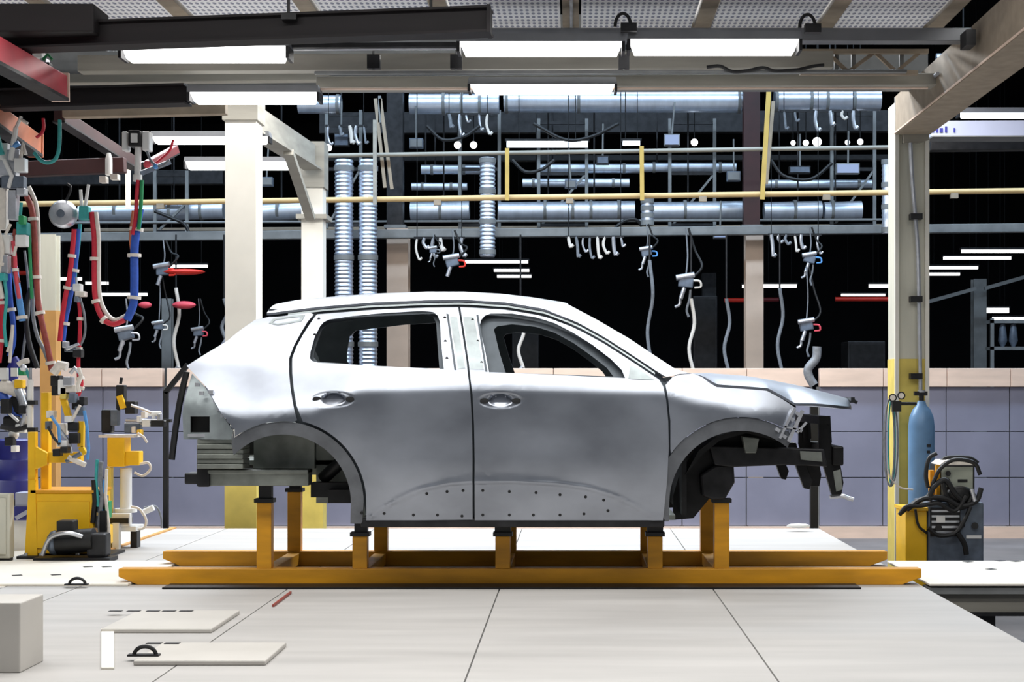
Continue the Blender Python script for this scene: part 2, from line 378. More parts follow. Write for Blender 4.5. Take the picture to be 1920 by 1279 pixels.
# black posts standing at the rear edge of the deck
for px, lb, w in ((310, 'thin black post standing behind the car tail', 9), (1527, 'thin black post standing behind the car nose', 14)):
    Y = 14.1; x = (px-VX)/FPX*Y; h = w/2/S(Y)
    t = thing('black_post', lb, 'post', (x, Y, -0.5))
    obj('post', MB().bx(x-h, x+h, Y, Y+2*h, -0.49, 1.2), 'black', t, smooth=False)
    if px < 1000: obj('slanted_arm', MB().bar(P(310, 737, Y+h), P(352, 684, Y+h), 2*h, 2*h), 'black', t, smooth=False)
    obj('base_plate', MB().bx(x-3*h, x+3*h, Y-2*h, Y+4*h, -0.5, -0.485), 'dark', t, smooth=False)

# ================================================================ THE CAR BODY
YC = 10.16
def ip(tab, x):
    if x <= tab[0][0]: return tab[0][1]
    for (a, va), (b, vb) in zip(tab, tab[1:]):
        if x <= b:
            t = (x-a)/(b-a); t = t*t*(3-2*t); return va+(vb-va)*t
    return tab[-1][1]
def lp(tab, x):
    if x <= tab[0][0]: return tab[0][1]
    for (a, va), (b, vb) in zip(tab, tab[1:]):
        if x <= b: return va+(vb-va)*(x-a)/(b-a)
    return tab[-1][1]
def sp(t, k=0.012):
    u = t/k
    return t if u > 30 else (0.0 if u < -30 else k*math.log1p(math.exp(u)))
def ss(a, b, x):
    t = min(1, max(0, (x-a)/(b-a))); return t*t*(3-2*t)
ZC = [(-2.4,1.12),(-1.95,1.04),(-1.6,1.07),(-1.25,1.2),(-0.6,1.213),(0.5,1.19),(0.8,1.12),(1.05,1.07),(1.4,1.07)]
def W0(x, z):
    w = 0.92
    if z < 0.8: w -= 0.055*((0.8-z)/0.4)**2
    zc = ip(ZC, x); zb = lp([(-1.6,1.365),(0.45,1.285)], x)
    w -= 0.42*sp(z-zc) + 0.2*sp(z-zb, 0.02)
    w += 0.025*math.exp(-((x+1.68)/0.42)**2)*ss(0.7,1.0,z)*(1-ss(1.1,1.4,z)) + 0.02*math.exp(-((x-1.0)/0.42)**2)*ss(0.7,1.0,z)*(1-ss(1.1,1.4,z))
    if x < -1.5: w -= 0.12*((-1.5-x)/0.9)**2
    if x > 0.8: w -= 0.2*((x-0.8)/1.0)**2
    return w
def cpt(px, py, inset=0.0):
    Y = 9.3
    for _ in range(8):
        x = (px-VX)/FPX*Y; z = CZ-(py-VY)/FPX*Y
        Y = YC-W0(x, z)+inset
    return (x, z)
def c2(pts, inset=0.0): return [cpt(a, b, inset) for a, b in pts]
def arc(cx, cy, R, a0, a1, n=18):
    return [(cx+R*math.cos(math.radians(a0+(a1-a0)*k/n)), cy-R*math.sin(math.radians(a0+(a1-a0)*k/n))) for k in range(n+1)]
RA, FA = (530, 943), (1390, 943)
ra, fa = cpt(*RA), cpt(*FA)
CLAD = [cpt(x, y) for x, y in ((690,978),(712,962),(742,944),(790,922),(840,911),(885,908),(960,907),(1040,911),(1100,919),(1150,934),(1190,953),(1215,970),(1225,980))]
CLADT = [(a, b) for a, b in CLAD]
HND = [cpt(624,749), cpt(938,751)]
QW = cpt(545, 606)
def detail(x, z):                     # pressed detail of the outer skin, in metres inwards
    d = 0.0
    if CLADT[0][0] < x < CLADT[-1][0]:
        d += 0.009*(1-ss(-0.006, 0.006, z-lp(CLADT, x)))
        d -= 0.006*math.exp(-((z-lp(CLADT, x)-0.016)/0.012)**2)
    for hx, hz in HND:
        r = math.hypot((x-hx)/0.072, (z-hz)/0.036)
        if r < 1.3: d += 0.045*(1-ss(0.75, 1.1, r))*(0.12+0.88*ss(-1.0, 0.75, (z-hz)/0.036))
        r2 = math.hypot((x-hx)/0.135, (z-hz)/0.05)
        if r2 < 1.2: d += 0.004*(1-ss(0.85, 1.05, r2))
    return d
def subdiv_panel(outline, holes, cx, cz):
    bm = bmesh.new()
    def loop(pts):
        vs = [bm.verts.new((x, 0, z)) for x, z in pts]
        return [bm.edges.new((vs[i], vs[(i+1)%len(vs)])) for i in range(len(vs))]
    ed = loop(outline)
    for h in holes: ed += loop(h)
    bmesh.ops.triangle_fill(bm, use_beauty=True, use_dissolve=False, edges=ed, normal=(0,-1,0))
    x0 = min(p[0] for p in outline); x1 = max(p[0] for p in outline); z0 = min(p[1] for p in outline); z1 = max(p[1] for p in outline)
    for c in cx:
        if x0 < c < x1: bmesh.ops.bisect_plane(bm, geom=bm.verts[:]+bm.edges[:]+bm.faces[:], dist=1e-5, plane_co=(c,0,0), plane_no=(1,0,0))
    for c in cz:
        if z0 < c < z1: bmesh.ops.bisect_plane(bm, geom=bm.verts[:]+bm.edges[:]+bm.faces[:], dist=1e-5, plane_co=(0,0,c), plane_no=(0,0,1))
    # merge each grid cell back into few faces
    bmesh.ops.dissolve_limit(bm, angle_limit=0.0001, verts=[], edges=[e for e in bm.edges if len(e.link_faces) == 2 and not (
        abs(e.verts[0].co.x-e.verts[1].co.x) < 1e-5 or abs(e.verts[0].co.z-e.verts[1].co.z) < 1e-5)])
    bm.normal_update()
    return bm
def rng(a, b, s):
    n = max(1, round((b-a)/s)); return [a+(b-a)*k/n for k in range(n+1)]
CAR = None
def car_panel(name, outline, holes, m, step=0.03, inset=0.0, thick=0.012, fine=(), use_detail=True, label=None, sides=(1,-1), parent=None, px=True):
    """A skin panel: outline in side view, laid onto the body surface; one object per side of the car."""
    if px: outline = c2(outline, inset); holes = [c2(h, inset) for h in holes]
    x0 = min(p[0] for p in outline); x1 = max(p[0] for p in outline); z0 = min(p[1] for p in outline); z1 = max(p[1] for p in outline)
    cx = rng(x0, x1, step); cz = rng(z0, z1, step)
    for fx0, fx1, fz0, fz1, fs in fine:
        if fx1 is not None: cx += rng(fx0, fx1, fs)
        if fz1 is not None: cz += rng(fz0, fz1, fs)
    bm = subdiv_panel(outline, holes, sorted(cx), sorted(cz))
    ext = bmesh.ops.extrude_face_region(bm, geom=bm.faces[:], use_keep_orig=True)
    inner = [e for e in ext['geom'] if isinstance(e, bmesh.types.BMVert)]
    ins = set(inner)
    pos = {}
    for v in bm.verts:
        w = W0(v.co.x, v.co.z)-inset-(detail(v.co.x, v.co.z) if use_detail else 0)
        pos[v] = w-(thick if v in ins else 0)
    out = None
    for sd in sides:
        for v in bm.verts: v.co.y = -sd*pos[v]
        b2 = bm.copy(); bmesh.ops.recalc_face_normals(b2, faces=b2.faces)
        me = bpy.data.meshes.new(name); b2.to_mesh(me); b2.free()
        org = CARO
        for v in me.vertices: v.co += Vector((0, YC, 0))-org
        for p in me.polygons: p.use_smooth = True
        me.set_sharp_from_angle(angle=0.7)
        me.materials.append(M[m]); o = bpy.data.objects.new(name, me); COL.objects.link(o)
        o.parent = CAR if parent is None else parent; ORIG[o.name] = org
        if label: o['label'] = label
        if out is None: out = o
    bm.free()
    return out
CARO = Vector((-0.3, YC, 0.36))
CAR = thing('car_body', 'bare silver car body shell without wheels or glass, resting on the orange skid', 'car', CARO)
D1 = [(505,588),(560,581),(600,576),(700,568),(800,564),(870,563),(950,568),(1020,580),(1080,603),(1130,630),(1180,662),(1225,692),(1250,708)]
def d1(x): return lp(D1, x)
def dl(x0, x1, dy, n=14): return [(x0+(x1-x0)*k/n, d1(x0+(x1-x0)*k/n)+dy) for k in range(n+1)]
# doors
BL = [(861,0),(866,620),(875,680),(882,740),(885,800),(886,860),(886,975)]
RDW = [(581,672),(582,660),(590,632),(600,612),(607,604),(618,599),(660,593),(720,587),(790,583),(812,585),(821,592),(825,604),(827,640),(832,692),(760,689),(680,685),(596,680),(585,677)]
rd = dl(594, 859, 13) + BL[1:] + [(886,975),(790,976),(700,976),(687,976)][1:] + [(687,950)] + arc(RA[0], RA[1], 157, 0, 76, 18)[1:] + [(556,760),(551,730),(548,700),(548,672),(556,650),(568,628),(582,606)]
fine_r = [(cpt(585,749)[0], cpt(664,749)[0], cpt(624,766)[1], cpt(624,732)[1], 0.007), (0, None, cpt(760,978)[1], cpt(760,905)[1], 0.008)]
o_rd = car_panel('rear_door', rd, [RDW], 'body', 0.03, fine=fine_r)
FDW = [(899,612),(902,600),(909,592),(920,588),(960,588),(1005,595),(1040,606),(1075,624),(1110,646),(1145,673),(1166,694),(1172,709),(1100,706),(1000,701),(917,698),(910,660)]
fd = dl(863, 1236, 13, 18) + [(1243,724),(1249,750),(1253,790),(1254,840),(1251,900),(1243,976),(1100,976),(980,976),(890,976),(890,860),(889,800),(886,740),(879,680),(870,620)]
fine_f = [(cpt(898,751)[0], cpt(978,751)[0], cpt(938,768)[1], cpt(938,734)[1], 0.007), (0, None, cpt(1000,978)[1], cpt(1000,902)[1], 0.008)]
o_fd = car_panel('front_door', fd, [FDW], 'body', 0.03, fine=fine_f)
# quarter panel and front wing
qp = [(350,686),(385,664),(425,640),(452,618),(478,600),(506,594)] + dl(520, 582, 8, 5) + [(588,590),(576,604),(562,628),(550,650),(542,672),(542,700),(545,730),(550,760),(557,788)] + arc(RA[0], RA[1], 153, 79, 126, 14)[1:] + [(440,806),(412,770),(388,727),(362,699)]
o_q = car_panel('quarter_panel', qp, [], 'body', 0.028)
fw = [(1262,706),(1280,702),(1300,701),(1316,707),(1330,718),(1344,726),(1390,729),(1438,733),(1466,748),(1493,766),(1490,790),(1486,808)] + arc(FA[0], FA[1], 161, 53, 145, 30) + [(1257,842),(1257,790),(1253,750),(1248,722)]
o_f = car_panel('front_wing', fw, [], 'body', 0.028)
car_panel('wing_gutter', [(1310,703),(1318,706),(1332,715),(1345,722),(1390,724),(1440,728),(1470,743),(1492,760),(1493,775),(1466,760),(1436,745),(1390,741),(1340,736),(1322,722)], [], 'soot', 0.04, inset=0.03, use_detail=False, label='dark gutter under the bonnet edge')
car_panel('wheel_arch_lip', arc(RA[0], RA[1], 152, 1, 127, 40) + [(438,808),(434,830)] + arc(RA[0], RA[1], 128, 136, 0, 30) + [(657,982),(679,982)], [], 'arch', 0.03, inset=0.010, use_detail=False, label='darker grey stepped lip round the rear wheel opening')
car_panel('wheel_arch_lip', arc(FA[0], FA[1], 160, 53, 176, 40) + [(1247,978),(1254,978)] + arc(FA[0], FA[1], 135, 180, 50, 30), [], 'arch', 0.03, inset=0.010, use_detail=False, label='darker grey stepped lip round the front wheel opening')
# a pillar and drip rail
ap = [(1040,565),(1062,569),(1120,600),(1180,635),(1240,675),(1266,692),(1292,700),(1275,701),(1262,704),(1250,706)] + list(reversed(dl(1030, 1244, 0, 12)))
car_panel('front_pillar', ap, [], 'body', 0.03)
car_panel('drip_rail', dl(540, 1228, 4.5, 30)+list(reversed(dl(540, 1228, 8.0, 30))), [], 'body_rear', 0.05, inset=0.004, thick=0.006, label='thin bright strip in the roof channel')
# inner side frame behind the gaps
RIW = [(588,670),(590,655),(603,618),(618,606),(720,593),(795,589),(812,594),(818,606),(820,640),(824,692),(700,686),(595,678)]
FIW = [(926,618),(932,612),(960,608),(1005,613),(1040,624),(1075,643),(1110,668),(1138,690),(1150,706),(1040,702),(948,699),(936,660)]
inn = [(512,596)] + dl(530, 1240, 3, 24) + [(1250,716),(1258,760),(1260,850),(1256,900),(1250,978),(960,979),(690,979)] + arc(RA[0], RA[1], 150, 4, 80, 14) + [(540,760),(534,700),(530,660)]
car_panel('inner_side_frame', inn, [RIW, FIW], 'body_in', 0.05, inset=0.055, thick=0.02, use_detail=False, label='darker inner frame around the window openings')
# quarter window pressing, mirror triangle, pillar seams
car_panel('quarter_window_pressing', [(504,606),(512,597),(540,593),(572,590),(566,602),(540,607),(520,610)], [[(511,605),(516,600),(541,596),(563,594),(560,600),(538,604),(520,607)]], 'body_rear', 0.03, inset=-0.003, thick=0.006, label='small pressed window outline')
car_panel('mirror_triangle', [(1182,684),(1196,690),(1212,702),(1226,712),(1200,711),(1178,710)], [], 'body_rear', 0.03, inset=-0.004, thick=0.01, label='pressed triangle for the door mirror')
for pts in ([(837,588),(841,589),(856,694),(852,694)], [(893,590),(897,590),(914,697),(910,697)]):
    car_panel('pillar_seam', pts, [], 'body_in', 0.05, inset=-0.0015, thick=0.003)
car_panel('pillar_plate', [(843,594),(857,594),(872,690),(859,692)], [], 'body_rear', 0.04, inset=-0.002, thick=0.004, label='duller grey plate on the door pillar')
car_panel('pillar_plate', [(868,594),(889,594),(907,693),(882,692)], [], 'body_rear', 0.04, inset=-0.002, thick=0.004, label='duller grey plate on the door pillar')
# dots: small fixing holes, each door's joined
def dots(name, pts, r, parent):
    for sd in (1,):
        mb = MB()
        for a, b in pts:
            x, z = cpt(a, b); y = YC-W0(x, z)+detail(x, z)
            mb.cyl((x, y-0.002, z), (x, y+0.006, z), r, n=8)
        obj(name, mb, 'black', parent, kind='stuff', smooth=False)
dots('fixing_hole', [(678,962),(720,963),(775,966),(820,966),(866,968),(838,922),(800,926),(868,920),(598,598),(590,628),(834,596),(835,640),(838,672)], 0.0095, o_rd)
dots('fixing_hole', [(905,966),(955,966),(1000,966),(1050,966),(1095,964),(1140,958),(905,920),(955,922),(1005,924),(1050,928),(1098,932),(1132,938),(886,600),(896,640),(903,680)], 0.0095, o_fd)
for (a, b), par, in (((594,749), o_rd), ((656,749), o_rd), ((908,752), o_fd), ((968,752), o_fd)):
    x, z = cpt(a, b); y = YC-W0(x, z)+detail(x, z)
    mb = MB().lathe([(0.001,-0.004),(0.021,-0.003),(0.022,0.002),(0.014,0.006),(0.001,0.006)], (0,0,0), 'y', 14)
    mb.v = [Vector((v.x*1.25+x, v.y+y, v.z*0.8+z)) for v in mb.v]
    obj('handle_socket', mb, 'black', par)
# roof
redge = []
for px in range(500, 1075, 12):
    x, z = cpt(px, d1(px)-1); redge.append((x, z, W0(x, z)-0.004))
SIL = [(500,584),(512,571),(560,562),(640,555),(720,550),(800,547),(870,547),(940,551),(1000,558),(1060,568),(1075,573)]
vs, fs = [], []
NU = 26
rows = []
for k, (x, z, w) in enumerate(redge):
    px = 500+12*k
    # height of the crown from the outline seen at about 0.2 m in front of the centre line
    Yt = YC-0.2; xt = x; pxt = VX+x*FPX/Yt
    zt = CZ-(lp(SIL, pxt)-VY)/FPX*Yt
    h = max(0.02, (zt-z)/0.93)
    row = []
    for i in range(NU+1):
        u = -1+2*i/NU
        row.append(len(vs)); vs.append((x, YC+u*w, z+h*(1-abs(u)**2.6)))
    rows.append(row)
nb = len(vs)
for (x, y, z) in list(vs): vs.append((x, y, z-0.014))
for a, b in zip(rows, rows[1:]):
    for i in range(NU):
        fs.append((a[i], b[i], b[i+1], a[i+1])); fs.append((nb+a[i], nb+a[i+1], nb+b[i+1], nb+b[i]))
for a, b in zip(rows, rows[1:]):
    fs.append((a[0], nb+a[0], nb+b[0], b[0])); fs.append((a[-1], b[-1], nb+b[-1], nb+a[-1]))
for i in range(NU):
    for r in (rows[0], rows[-1]): fs.append((r[i], r[i+1], nb+r[i+1], nb+r[i]))
mbr = MB(); mbr.add(vs, fs)
obj('roof_panel', mbr, 'body', CAR)
# bonnet: from the cowl to the nose, crowned across
HE = [cpt(a, b) for a, b in ((1296,703),(1318,707),(1332,716),(1345,723),(1390,726),(1440,730),(1470,746),(1490,758))]
ze_t = [(x, z) for x, z in HE]+[(1.45,1.125),(1.60,1.112),(1.74,1.10),(1.80,1.095)]
SH = [(1296,700),(1330,699),(1400,704),(1450,712),(1500,722),(1560,737),(1600,747),(1615,753)]
xm = [HE[0][0]+(1.80-HE[0][0])*k/40 for k in range(41)]
vs, fs, rows = [], [], []
for x in xm:
    z = lp(ze_t, x)
    z += 0.007; w = W0(min(x, 1.30), z)-0.008
    if x > 1.30: w = max(0.02, w*math.sqrt(max(0.0, 1-((x-1.30)/0.505)**2)))
    zt = CZ-(lp(SH, VX+x*FPX/(YC-0.25))-VY)/FPX*(YC-0.25)
    h = max(0.012, zt-z)
    row = []
    for i in range(25):
        u = -1+2*i/24; row.append(len(vs)); vs.append((x, YC+u*w, z+h*(1-abs(u)**2.4)))
    rows.append(row)
nb = len(vs)
for (x, y, z) in list(vs): vs.append((x, y, z-0.016))
for a, b in zip(rows, rows[1:]):
    for i in range(24):
        fs.append((a[i], b[i], b[i+1], a[i+1])); fs.append((nb+a[i], nb+a[i+1], nb+b[i+1], nb+b[i]))
    fs.append((a[0], nb+a[0], nb+b[0], b[0])); fs.append((a[-1], b[-1], nb+b[-1], nb+a[-1]))
for i in range(24):
    for r in (rows[0], rows[-1]): fs.append((r[i], r[i+1], nb+r[i+1], nb+r[i]))
mbr = MB(); mbr.add(vs, fs); hood = obj('bonnet', mbr, 'body', CAR)
obj('bonnet_latch', MB().bx(1.795, 1.82, YC-0.16, YC+0.1, 1.13, 1.165).cyl((1.81,YC-0.1,1.15),(1.845,YC-0.1,1.13),0.012), 'dark', hood)
# rockers, floor, firewall, header rails
for sd in (-1, 1):
    y0 = YC+sd*0.86; y1 = YC+sd*0.72
    a = cpt(676, 978); b = cpt(1246, 978)
    obj('rocker', MB().bx(a[0], b[0], min(y0,y1), max(y0,y1), 0.385, 0.44), 'dark', CAR, smooth=False, bevel=0.008)
obj('floor_pan', MB().bx(-1.30, 0.62, YC-0.75, YC+0.75, 0.42, 0.45).bx(-2.25, -1.28, YC-0.42, YC+0.42, 0.74, 0.77).bx(-1.30, -1.27, YC-0.75, YC+0.75, 0.45, 0.77), 'body_under', CAR, smooth=False)
obj('firewall', MB().bx(0.66, 0.69, YC-0.74, YC+0.74, 0.45, 1.20), 'soot', CAR, smooth=False)
obj('cowl', MB().bx(0.62, 0.78, YC-0.72, YC+0.72, 1.20, 1.27), 'body_in', CAR, smooth=False, bevel=0.01)
obj('dash_beam', MB().cyl((0.5, YC-0.75, 1.12), (0.5, YC+0.75, 1.12), 0.03), 'body_in', CAR)
zr = redge[0][1]
obj('rear_header', MB().bx(redge[0][0]-0.0, redge[0][0]+0.1, YC-0.5, YC+0.5, zr-0.02, zr+0.03), 'body_in', CAR, smooth=False)
# rear end: lamp recess, lower panel, cross member, wheelhouse
o = car_panel('tail_lamp_recess', [(360,701),(386,728),(412,772),(437,808),(434,824),(344,824),(342,775),(350,735)], [[(357,781),(393,781),(393,811),(357,811)]], 'body_rear', 0.05, inset=0.045, use_detail=False, label='recessed lamp mount with a square hole')
mb = MB()
a, b = cpt(357, 811, 0.06); c, d = cpt(393, 781, 0.06); y = YC-W0(a, b)+0.06
mb.bx(a, c, y+0.05, y+0.06, b, d).bx(a-0.004, a, y, y+0.06, b, d).bx(c, c+0.004, y, y+0.06, b, d).bx(a, c, y, y+0.06, b-0.004, b).bx(a, c, y, y+0.06, d, d+0.004)
obj('vent_box', mb, 'black', o, smooth=False)
mb = MB().pbx(352, 402, 814, 820, 9.36, 0.02); obj('lip', mb, 'steel', o, smooth=False)
mb = MB()
for i, (a, b) in enumerate(((398,736),(406,752),(414,768),(420,780),(428,792),(436,803),(372,722),(380,738),(432,812))):
    mb.pbx(a-7, a+1, b-4, b+3, 9.335, 0.02)
obj('lamp_clip', mb, 'steel', o, kind='stuff', smooth=False)
for sd in (-1, 1):
    def yy(a): return YC+sd*a
    def sbx(mb, x0, x1, a, b, z0, z1):
        mb.bx(x0, x1, min(yy(a), yy(b)), max(yy(a), yy(b)), z0, z1); return mb
    mb = MB()
    for k in range(6): sbx(mb, -2.28, -2.0, 0.60, 0.80-0.012*(k%2), 0.735+k*0.03, 0.763+k*0.03)
    obj('rear_corner_panel', mb, 'body_under', CAR, smooth=False, bevel=0.004)
    mb = MB(); sbx(mb, -2.24, -1.62, 0.56, 0.70, 0.625, 0.725); sbx(mb, -2.24, -1.62, 0.55, 0.72, 0.70, 0.725)
    obj('rear_side_rail', mb, 'body_under', CAR, smooth=False, bevel=0.006)
    mb = MB(); sbx(mb, -2.0, -1.62, 0.40, 0.48, 0.72, 1.0); sbx(mb, -1.62, -1.33, 0.36, 0.42, 0.5, 1.0); sbx(mb, -2.0, -1.3, 0.36, 0.8, 0.99, 1.01)
    obj('wheelhouse', mb, 'body_under', CAR, smooth=False)
    mb = MB(); sbx(mb, -1.62, -1.36, 0.5, 0.62, 0.55, 0.64); sbx(mb, -1.5, -1.3, 0.55, 0.70, 0.52, 0.60)
    mb.cyl((-1.56, yy(0.52), 0.66), (-1.40, yy(0.6), 0.80), 0.04)
    obj('axle_mount', mb, 'soot', CAR)
    # tail opening flange
    q = [P(a, b, 9.45) for a, b in ((350,697),(344,722),(336,760),(329,805),(322,862))]
    if sd > 0: q = [Vector((v.x, 2*YC-v.y, v.z)) for v in q]
    mb = MB().tube(q, 0.02)
    obj('tail_opening_flange', mb, 'black', CAR, label='black seal flange of the tailgate opening')
obj('tail_cross_member', MB().bx(-2.30, -2.22, YC-0.72, YC+0.72, 0.62, 0.86).bx(-2.40, -2.30, YC-0.62, YC-0.45, 0.63, 0.70).bx(-2.40, -2.30, YC+0.45, YC+0.62, 0.63, 0.70), 'dark', CAR, smooth=False, bevel=0.01)
# front end: aprons, rails, strut towers, nose frame
for sd in (-1, 1):
    def sp_(mb, poly, Y, d):
        q = [((px-VX)/FPX*Y, CZ-(py-VY)/FPX*Y) for px, py in poly]
        ya, yb = (Y, Y+d) if sd < 0 else (2*YC-Y-d, 2*YC-Y)
        return mb.prism(q, ya, yb)
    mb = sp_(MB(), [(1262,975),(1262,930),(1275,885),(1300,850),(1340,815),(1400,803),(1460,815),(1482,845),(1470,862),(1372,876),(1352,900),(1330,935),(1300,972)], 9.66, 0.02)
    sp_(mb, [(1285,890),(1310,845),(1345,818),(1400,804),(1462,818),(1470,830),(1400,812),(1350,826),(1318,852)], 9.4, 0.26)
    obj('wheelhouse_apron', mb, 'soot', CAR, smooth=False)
    mb = sp_(MB(), [(1330,836),(1545,842),(1552,875),(1470,872),(1372,876),(1340,872)], 9.52, 0.1)
    obj('front_side_rail', mb, 'dark', CAR, smooth=False, bevel=0.008)
    mb = sp_(MB(), [(1392,818),(1424,822),(1418,850),(1398,850)], 9.46, 0.1)
    obj('strut_bracket', mb, 'body_under', CAR, smooth=False, bevel=0.006)
    mb = sp_(MB(), [(1312,890),(1340,872),(1376,870),(1378,905),(1360,936),(1338,938),(1316,930)], 9.58, 0.12)
    obj('subframe_mount', mb, 'dark', CAR, smooth=False, bevel=0.015)
    mb = sp_(MB(), [(1492,872),(1512,872),(1524,900),(1518,918),(1508,916)], 9.6, 0.06)
    sp_(mb, [(1536,795),(1548,790),(1556,800),(1560,838),(1572,850),(1582,905),(1578,928),(1560,928),(1546,880),(1536,840)], 9.7, 0.05)
    obj('crash_box', sp_(MB(), [(1500,846),(1540,848),(1542,866),(1502,862)], 9.5, 0.03), 'body_under', CAR, smooth=False)
    obj('nose_bracket', sp_(MB(), [(1562,884),(1576,880),(1580,918),(1568,922)], 9.69, 0.02), 'body_under', CAR, smooth=False)
    obj('nose_strut', sp_(sp_(MB(), [(1540,782),(1544,782),(1548,838),(1543,838)], 9.72, 0.04), [(1552,780),(1557,780),(1560,830),(1554,832)], 9.72, 0.04), 'dark', CAR, smooth=False)
    obj('nose_frame', mb, 'soot', CAR, smooth=False, bevel=0.004)
    mb = MB()
    for (a, b), (c, d), w in (((1505,770),(1478,828),0.02), ((1490,764),(1462,822),0.014), ((1512,792),(1494,812),0.012), ((1470,800),(1500,806),0.010)):
        Y = 9.27; p, q = P(a, b, Y), P(c, d, Y)
        if sd > 0: p.y = q.y = 2*YC-Y
        mb.bar(p, q, 0.03, w)
    for a, b in ((1458,806),(1470,818),(1496,776),(1500,806),(1484,786)):
        q = P(a, b, 9.27)
        if sd > 0: q.y = 2*YC-9.27
        mb.obox(q, (0.03,0.02,0.02), Matrix.Rotation(0.6, 3, 'Y'))
    obj('headlamp_bracket', mb, 'steel', CAR, smooth=False)
xa = P(1566, 800, 9.8).x
obj('bumper_beam', MB().bx(xa-0.04, xa+0.03, YC-0.5, YC+0.5, 0.74, 0.86), 'soot', CAR, smooth=False, bevel=0.01)
obj('nose_upper_beam', MB().bx(1.52, 1.58, YC-0.6, YC+0.6, 1.00, 1.05), 'soot', CAR, smooth=False)
obj('tow_hook', MB().tube(crom([P(1556,932,9.75), P(1578,930,9.75), P(1590,934,9.75), P(1600,937,9.75)], 4), 0.014), 'steel', CAR)
# ================================================================ the skid under the car
sk = thing('body_skid', 'long orange yellow steel skid with chamfered ends carrying the car body', 'skid', (-0.33, 10.14, 0))
zt = 0.1
def rail(Y, label=None):
    a, b = -2.83, 2.165
    obj('runner', MB().prism([(a,0.1),(a,0.05),(a+0.12,0.0),(b-0.12,0.0),(b,0.045),(b,0.1)], Y, Y+0.1), 'orange', sk, smooth=False, bevel=0.004)
rail(9.62); rail(10.66)
for x in (-1.927, -1.33, -0.44, 0.51, 0.925):
    obj('cross_tie', MB().bx(x-0.04, x+0.04, 9.72, 10.66, 0.01, 0.09), 'orange', sk, smooth=False, bevel=0.004)
    high = x in (-1.927, 0.925)
    for Y in (9.63, 10.67):
        top = 0.51 if high else 0.30
        p = obj('post', MB().bx(x-0.046, x+0.046, Y, Y+0.08, 0.1, top), 'orange', sk, smooth=False, bevel=0.004)
        mb = MB().bx(x-0.06, x+0.06, Y-0.01, Y+0.09, top, top+0.025)
        if x < -1: mb.bx(x-0.035, x+0.045, Y+0.01, Y+0.07, top+0.025, top+(0.11 if high else 0.084))
        elif high: pass
        else: mb.bx(x-0.05, x+0.05, Y+0.01, Y+0.07, top+0.025, top+0.084)
        obj('support_pad', mb, 'black', p, smooth=False)

obj('skid_shade_strip', MB().bx(-2.5, 1.75, 9.40, 9.60, 0.001, 0.011), 'soot', None, 'flat dark strip on the deck standing in for the shade under the near skid runner', 'shade strip', smooth=False)  # dark strip painting the shade under the near runner
# ================================================================ overhead
def light_fixture(label, px0, px1, py0, py1, Y, group, m='tube', d=0.13, hd=0.05):
    a = P(px0, py1, Y); b = P(px1, py0, Y)
    t = thing('tube_light', label, 'ceiling light', ((a.x+b.x)/2, Y, a.z), group)
    z0, z1 = a.z, b.z; h = z1-z0
    obj('lit_tube', MB().prism([(a.x+0.03,z0),(b.x-0.03,z0),(b.x,z1),(a.x,z1)], Y, Y+d), m, t, smooth=False)
    hs = obj('housing', MB().prism([(a.x-0.02,z1),(b.x+0.02,z1),(b.x+0.01,z1+hd),(a.x-0.01,z1+hd)], Y-0.01, Y+d+0.02), 'housing', t, smooth=False)
    for x in (a.x-0.02, b.x):
        obj('end_cap', MB().bx(x, x+0.02, Y-0.012, Y+d+0.022, z0+0.004, z1), 'dark', hs, smooth=False)
    return t
G1 = 'lit tube lights over the car'
light_fixture('bright tube light under the dark crane beam, upper left', 228, 536, 86, 110, 9.75, G1, d=0.14)
light_fixture('bright tube light of the front row, left of the twin pair above the car roof', 862, 1166, 78, 98, 9.9, G1, d=0.14)
light_fixture('bright tube light of the front row, right of the twin pair, longest of all', 1182, 1498, 73, 96, 9.9, G1, d=0.14)
light_fixture('bright tube light in front of the top of the thick white column', 356, 594, 173, 190, 10.9, G1)
light_fixture('thin bright tube light of the second row above the silver duct', 882, 1152, 158, 172, 10.95, G1)
light_fixture('tube light passing behind the top of the thick white column, upper one', 285, 502, 256, 268, 14.6, G1, d=0.1)
light_fixture('tube light passing behind the thick white column, lower one', 348, 552, 303, 317, 16.4, G1, d=0.1)

def beam_i(name, label, p0, p1, w, h, m, cat='beam', fl=0.014):
    p0 = Vector(p0); p1 = Vector(p1); t = thing(name, label, cat, (p0+p1)/2)
    obj('web', MB().bar(p0, p1, w*0.25, h-2*fl), m, t, smooth=False)
    up = Vector((0,0,h/2-fl/2))
    for s_ in (1, -1): obj('flange', MB().bar(p0+up*s_, p1+up*s_, w, fl), m, t, smooth=False)
    return t
def beam_box(name, label, p0, p1, w, h, m, cat='beam'):
    t = MB().bar(p0, p1, w, h)
    return obj(name, t, m, None, label, cat, smooth=False, bevel=0.006)
